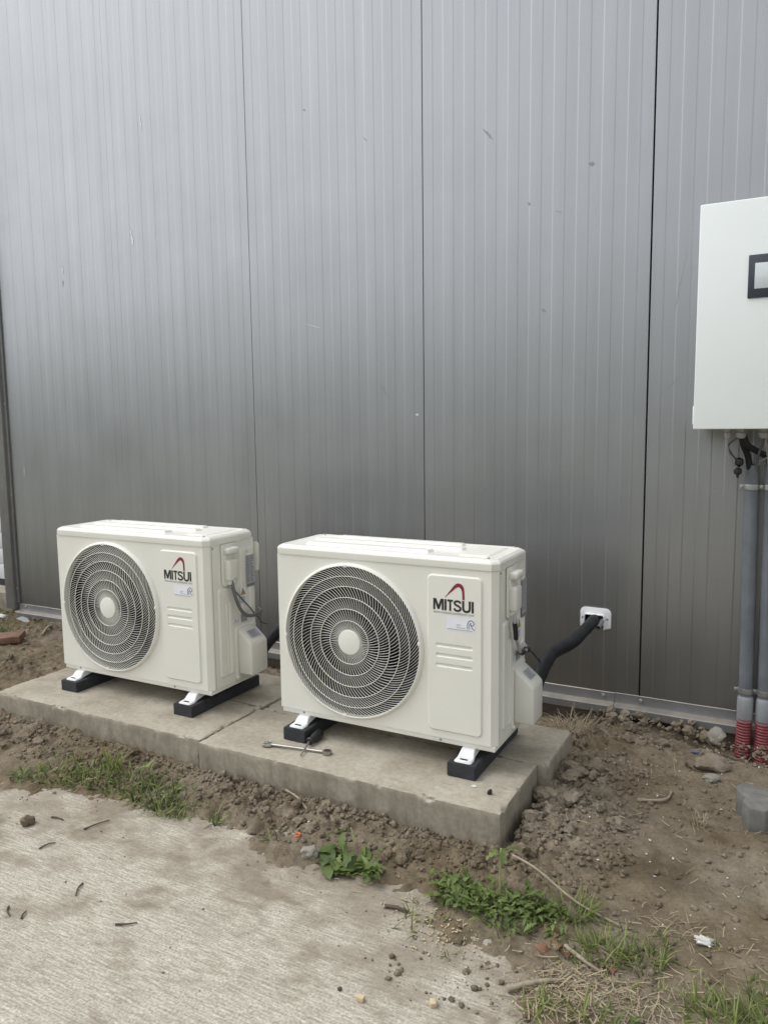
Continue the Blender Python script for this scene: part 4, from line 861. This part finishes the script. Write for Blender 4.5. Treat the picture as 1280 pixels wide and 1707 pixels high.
# interlocking paver
def paver_outline():
    L_, W_ = .20, .16; top = [(-.10, .070), (-.062, .080), (-.040, .062), (.040, .062), (.062, .080), (.10, .070)]; rgt = [(.108, .03), (.092, .0), (.108, -.03)]
    return top[::1] + rgt + [(x, -y) for x, y in top[::-1]] + [(-x, y) for x, y in rgt[::-1]]
o = MB().prism(paver_outline(), 0, .078, 'xy', .004).build('paving_block', M['paver'], None, 40); o.location = (.012, 2.268, gz(-.05, 2.2) - .012); o.rotation_euler = (0, 0, .28); tag(o, 'grey interlocking concrete paving block lying on the soil at right', 'paving block')
# ---------------------------------------------------------------- plants
def blades(n, spread, hmin, hmax, w, seed, lean=.9, up=.35, mat='grass', segs=5):
    rd = np.random.default_rng(seed); V, F, T = [], [], []
    for k in range(n):
        a = rd.uniform(0, 6.283); rad_ = spread * math.sqrt(rd.random()); x, y = rad_ * math.cos(a), rad_ * math.sin(a) * .8
        L_ = rd.uniform(hmin, hmax); da = a + rd.normal(0, 1.1); el = np.clip(rd.normal(up + .55, .4), .05, 1.5); ww = w * rd.uniform(.6, 1.3); tint = rd.random() ** 1.6 * .9 - .15
        p_ = np.array([x, y, 0.]); curl = rd.uniform(.3, 1.9) * lean; bi = len(V); sd_ = np.array([-math.sin(da), math.cos(da), 0])
        for s_ in range(segs + 1):
            t = s_ / segs; wd_ = ww * (1 - t) ** .7 * (.65 + .35 * min(1, t * 4)) + .0001
            V.append(p_ - sd_ * wd_ / 2); V.append(p_ + sd_ * wd_ / 2); T += [tint, tint]
            e_ = el - curl * t; p_ = p_ + np.array([math.cos(da) * math.cos(e_), math.sin(da) * math.cos(e_), math.sin(e_)]) * L_ / segs
            p_[2] = max(p_[2], .002)
        for s_ in range(segs): F.append((bi + 2 * s_, bi + 2 * s_ + 1, bi + 2 * s_ + 3, bi + 2 * s_ + 2))
    return np.array(V), np.array(F), np.array(T, np.float32)
def set_tint(me, T):
    at = me.attributes.new('tint', 'FLOAT', 'POINT'); at.data.foreach_set('value', T)
def tuft(name, x, y, n, spread, hmin, hmax, w, seed, label, mat='grass', cat='grass', group=None, drop=True, **kw):
    V, F, T = blades(n, spread, hmin, hmax, w, seed, **kw)
    z0 = gz(x, y)
    if drop: V[:, 2] += np.maximum(soil_h(V[:, 0] + x, V[:, 1] + y, False), 0) - z0
    o = np_obj(name, V, F, M[mat], None); set_tint(o.data, T); o.location = (x, y, z0); tag(o, label, cat, group); return o
GG = 'green grass clumps'
tuft('grass_clump', -2.04, 1.560, 120, .075, .02, .055, .0055, 1, 'loose green grass at the left end of the left strip', group=GG)
tuft('grass_clump', -1.90, 1.60, 150, .08, .02, .055, .0055, 2, 'dense green grass in the left strip, left of the pale round leaf', group=GG)
tuft('grass_clump', -1.885, 1.66, 36, .03, .05, .10, .006, 12, 'few upright blades rising behind the left grass strip', group=GG, up=.7, lean=.5)
tuft('grass_clump', -1.77, 1.615, 110, .075, .015, .045, .0055, 3, 'low green grass in the left strip below the pale round leaf', group=GG)
tuft('grass_clump', -1.65, 1.605, 170, .08, .02, .058, .0055, 4, 'bright green grass at the right end of the left strip', group=GG)
tuft('grass_clump', -1.56, 1.575, 90, .05, .025, .06, .004, 5, 'fine short grass trailing off right of the left strip', group=GG)
tuft('grass_clump', -1.40, 1.575, 18, .02, .02, .05, .005, 6, 'tiny green sprout between the left grass strip and the broad weed', group=GG)
tuft('grass_clump', -1.2, 1.575, 14, .02, .02, .045, .005, 16, 'tiny green sprout just left of the orange clip', group=GG)
tuft('grass_clump', -.392, 1.612, 130, .042, .035, .08, .0036, 7, 'dark green grass clump crossed by the long pale stem', group=GG, up=.45)
tuft('grass_clump', -.305, 1.515, 120, .05, .03, .075, .0034, 8, 'green grass clump right of the pale bent stem', group=GG)
tuft('grass_clump', -.225, 1.535, 80, .045, .03, .06, .0032, 9, 'green grass clump toward the white paper scrap', group=GG)
tuft('grass_clump', -.055, 1.425, 200, .075, .03, .075, .0034, 10, 'thick green grass in the bottom right corner', group=GG)
tuft('grass_clump', .035, 1.47, 190, .08, .03, .078, .0034, 11, 'thick green grass at the right edge near the bottom', group=GG)
tuft('grass_clump', -.28, 1.315, 55, .05, .03, .07, .0036, 13, 'green grass clump at the bottom edge left of the corner grass', group=GG)
tuft('grass_clump', -.385, 1.30, 24, .03, .03, .06, .004, 14, 'sparse grass at the bottom beside the flat stick', group=GG)
tuft('grass_clump', -3.55, 2.50, 60, .07, .03, .07, .006, 15, 'low green weeds on the soil behind the rusty board', group=GG)
tuft('grass_clump', -3.45, 2.68, 40, .05, .03, .06, .006, 17, 'small green weeds near the pale stick at left', group=GG)
tuft('grass_clump', -.184, 2.143, 40, .022, .03, .065, .0028, 18, 'small yellowish dry tuft on the smooth soil at right', 'straw', group='dry tufts')
tuft('dry_tuft', -.655, 2.66, 260, .07, .06, .15, .003, 19, 'heap of dry straw at the rear corner of the right slab', 'straw', 'straw', 'dry tufts', lean=1.3, up=.0)
tuft('dry_tuft', -.175, 1.655, 40, .045, .03, .09, .003, 20, 'few dry stalks beside the white paper scrap', 'straw', 'straw', 'dry tufts', lean=1.2, up=-.3)
tuft('dry_tuft', -.30, 2.42, 16, .03, .05, .11, .0022, 23, 'thin pale stalks on the soil below the wall right of the slab', 'straw', 'straw', 'dry tufts', lean=1.4, up=-.45)
tuft('dry_tuft', -3.36, 2.30, 110, .10, .03, .08, .003, 24, 'matted dry grass before the rusty board', 'straw', 'straw', 'dry tufts', lean=1.2, up=-.2)
# loose straw as stuff
def straw(n, X, Y, seed, name, label, L=(.008, .045)):
    rd = np.random.default_rng(seed); V, F, T = [], [], []
    Z = np.maximum(soil_h(X, Y), 0)
    for k in range(n):
        a = rd.uniform(0, 6.28); l = rd.uniform(*L); w_ = rd.uniform(.0009, .0024); bend = rd.normal(0, .5); bi = len(V); p_ = np.array([X[k], Y[k], Z[k] + rd.uniform(.002, .008)]); el = rd.normal(.0, .22); t0 = rd.random() * .7
        for s_ in range(4):
            sd_ = np.array([-math.sin(a), math.cos(a), .3]); V += [p_ - sd_ * w_ / 2, p_ + sd_ * w_ / 2]; T += [t0, t0]
            p_ = p_ + np.array([math.cos(a) * math.cos(el), math.sin(a) * math.cos(el), math.sin(el)]) * l / 3; a += bend / 3; p_[2] = max(p_[2], Z[k] + .002)
        for s_ in range(3): F.append((bi + 2 * s_, bi + 2 * s_ + 1, bi + 2 * s_ + 3, bi + 2 * s_ + 2))
    o = np_obj(name, V, F, M['straw'], None); set_tint(o.data, np.array(T, np.float32)); tag(o, label, kind='stuff')
rd = np.random.default_rng(8)
n1 = 900; X = np.concatenate([rd.normal(-.27, .085, 480), rd.normal(-.36, .05, 220), rd.uniform(-.3, .12, 200)]); Y = np.concatenate([rd.normal(1.40, .06, 480), rd.normal(1.34, .045, 220), rd.uniform(1.3, 1.72, 200)])
straw(n1, X, Y, 9, 'loose_straw', 'dry straw litter over the soil at the lower right')
n2 = 160; straw(n2, rd.uniform(-.66, .1, n2), rd.uniform(1.75, 2.85, n2), 10, 'root_fibres', 'thin dry fibres on the bare soil at right', (.01, .045))
n3 = 130; straw(n3, np.concatenate([rd.uniform(-2.15, -1.5, 80), rd.uniform(-1.1, -.4, 50)]), np.concatenate([rd.normal(1.60, .05, 80), rd.normal(1.52, .06, 50)]), 12, 'dry_grass_bits', 'short dry grass bits lying about the green strips', (.01, .035))
VV, FF, TT, off = [], [], [], 0
for k in range(120):
    if k < 70: x = rd.uniform(-2.2, -1.45); y = rd.normal(1.61, .055)
    elif k < 95: x = rd.uniform(-.75, -.30); y = rd.normal(1.53, .06)
    else: x = rd.uniform(-.35, .1); y = rd.uniform(1.36, 1.64)
    V_, F_, T_ = blades(int(rd.integers(3, 9)), .012, .012, .045, .0038, 500 + k); VV.append(V_ + [x, y, gz(x, y)]); FF.append(F_ + off); TT.append(T_); off += len(V_)
o = np_obj('stray_grass', np.concatenate(VV), np.concatenate(FF), M['grass'], None); set_tint(o.data, np.concatenate(TT)); tag(o, 'stray single grass shoots between the clumps', kind='stuff')
# leafy weeds: every leaf a part
def leaf_mesh(name, L_, W_, lobes, curl, seed, mat):
    rd = np.random.default_rng(seed); n_ = 14; V, F = [], []; p_ = np.array([0., 0, 0]); el = .5
    for k in range(n_ + 1):
        t = k / n_; env = math.sin(math.pi * min(1, t * .92 + .06)) ** .8 * (.35 + .65 * ss(.0, .5, t))
        if lobes: env *= .25 + .75 * abs(math.sin(t * math.pi * lobes + .4))
        wd_ = W_ * env * (1 if k < n_ else .05) / 2 + .0008
        V += [p_ + [0, -wd_, wd_ * .25 * rd.uniform(.4, 1.4)], p_.copy(), p_ + [0, wd_, wd_ * .25 * rd.uniform(.4, 1.4)]]
        p_ = p_ + np.array([math.cos(el), 0, math.sin(el)]) * L_ / n_; el -= curl / n_
    for k in range(n_):
        for j in range(2): F.append((3 * k + j, 3 * k + j + 1, 3 * k + 4 + j, 3 * k + 3 + j))
    me = np_mesh(name, V, F, mat); set_tint(me, np.full(len(V), rd.random() * .4, np.float32)); return me
broad = [leaf_mesh('leaf', 1, .46, 0, 1.1 + .2 * k, k, M['weed']) for k in range(4)]; lobed = [leaf_mesh('leaf', 1, .42, 4 + k % 3, 1.0 + .25 * k, 20 + k, M['weed']) for k in range(5)]; narrow = [leaf_mesh('leaf', 1, .16, 0, .9 + .3 * k, 40 + k, M['weed']) for k in range(3)]
def weed(x, y, specs, label, name='weed_plant', group='leafy weeds', stems=()):
    t = empty(name, (x, y, gz(x, y) - .002)); tag(t, label, 'weed', group)
    for me, dx, dy, dz, az, tilt, L_ in specs:
        o = link(bpy.data.objects.new('leaf', me), t); zz = gz(x + dx, y + dy) - gz(x, y)
        o.location = (dx, dy, zz + dz); o.rotation_euler = (random.uniform(-.4, .4), -tilt, az); o.scale = (L_, L_, L_)
    for pts, r in stems: MB().tube(crom(pts, 5), r, 7).build('stem', M['stem'], t, 180)
    return t
rw = random.Random(4)
sp = [(rw.choice(broad), rw.uniform(-.05, .05), rw.uniform(-.03, .03), .004, k * .62 + rw.uniform(-.3, .3), rw.uniform(-.2, .35), rw.uniform(.055, .095)) for k in range(16)] + [(rw.choice(lobed), rw.uniform(-.06, .08), rw.uniform(-.045, .03), .006, rw.uniform(0, 6.3), rw.uniform(-.1, .7), rw.uniform(.04, .075)) for k in range(26)] + [(rw.choice(narrow), rw.uniform(-.02, .09), rw.uniform(-.03, .03), .004, rw.uniform(0, 6.3), rw.uniform(.2, .9), rw.uniform(.04, .08)) for k in range(14)]
sp += [(broad[1], -.028, .035, .070, 3.6, -.4, .055), (broad[2], -.03, .035, .070, 2.2, -.5, .045), (broad[0], -.026, .035, .070, 5.2, -.5, .045)]
wp = weed(-.955, 1.555, sp, 'broad-leaved green weed at the paving edge beside the concrete chunk', stems=[([(-.015, .02, 0), (-.022, .03, .04), (-.028, .035, .072)], .003), ([(.0, .02, .01), (.01, .03, .05), (-.01, .05, .085)], .0012)])
def patch(cx, cy, sx_, sy_, n, L0, L1, label, seed, kinds=None, up=(.0, .8)):
    rr2 = random.Random(seed); S = []
    for k in range(n): S.append((rr2.choice(kinds or (lobed * 2 + narrow)), rr2.gauss(0, sx_), rr2.gauss(0, sy_), rr2.uniform(.0, .016), rr2.uniform(0, 6.3), rr2.uniform(*up), rr2.uniform(L0, L1)))
    return weed(cx, cy, S, label)
patch(-.665, 1.575, .030, .024, 130, .018, .046, 'bushy green weed at the left end of the patch before the slab corner', 5)
patch(-.575, 1.565, .036, .026, 150, .017, .040, 'low spreading green weed in the middle of the patch before the slab corner', 6)
patch(-.49, 1.575, .030, .026, 120, .018, .044, 'feathery green weed at the right end of the patch before the slab corner', 7)
patch(-.545, 1.535, .05, .016, 100, .015, .034, 'small-leaved green weed along the lower side of the patch before the slab corner', 8)
weed(-.56, 1.60, [(lobed[k % 5], -.012 + .002 * k, .02, .07 + .006 * k, k * 1.3, .1, .045) for k in range(6)], 'tall thin-stemmed weed reaching up before the slab corner', stems=[([(0, 0, 0), (-.004, .01, .05), (-.006, .022, .11)], .0022)])
patch(-.435, 1.585, .018, .012, 16, .02, .045, 'small yellow-green weed left of the crossed dark grass', 9)
patch(-.487, 1.497, .016, .010, 12, .02, .04, 'tiny seedling below the weed patch', 10)
patch(-.395, 1.535, .016, .010, 10, .02, .04, 'tiny seedling by the dead leaves', 14)
patch(-.215, 1.345, .008, .008, 8, .015, .03, 'tiny light green seedling at the bottom between straw and corner grass', 11)
patch(-2.13, 1.505, .025, .012, 20, .02, .045, 'flat green weed at the very left of the left grass strip', 12)
patch(-3.62, 2.42, .03, .02, 18, .02, .05, 'small green weed at the left edge near the rusty board', 13)
lf = empty('round_leaf', (-1.722, 1.655, gz(-1.722, 1.655))); tag(lf, 'single pale round leaf standing out of the left grass strip', 'leaf')
o = link(bpy.data.objects.new('leaf_blade', leaf_mesh('leaf_blade', .062, .062, 0, .6, 66, M['paleleaf'])), lf); o.rotation_euler = (.2, -.2, -.5); o.location = (-.03, .01, .03)
MB().tube([(-.005, .012, 0), (-.018, .012, .02), (-.03, .01, .031)], .0018, 7).build('leaf_stalk', M['stem'], lf, 180)
for k, (x, y, lab) in enumerate([(-.436, 1.469, 'largest orange-brown dead leaf below the weed patch'), (-.368, 1.465, 'dead leaf beside the pale bent stem'), (-.388, 1.507, 'upright dead leaf left of the pale bent stem'), (-.425, 1.536, 'reddish dead leaf under the weed patch edge'), (-.275, 1.46, 'reddish dead leaf in the straw below the lower grass clump')]):
    o = link(bpy.data.objects.new('dead_leaf', leaf_mesh('dead_leaf', .034, .026, 0, 1.6, 80 + k, M['deadleaf']))); o.location = (x, y, gz(x, y) + .006); o.rotation_euler = (.3, .1, 2.1 * k); tag(o, lab, 'leaf', 'dead leaves')
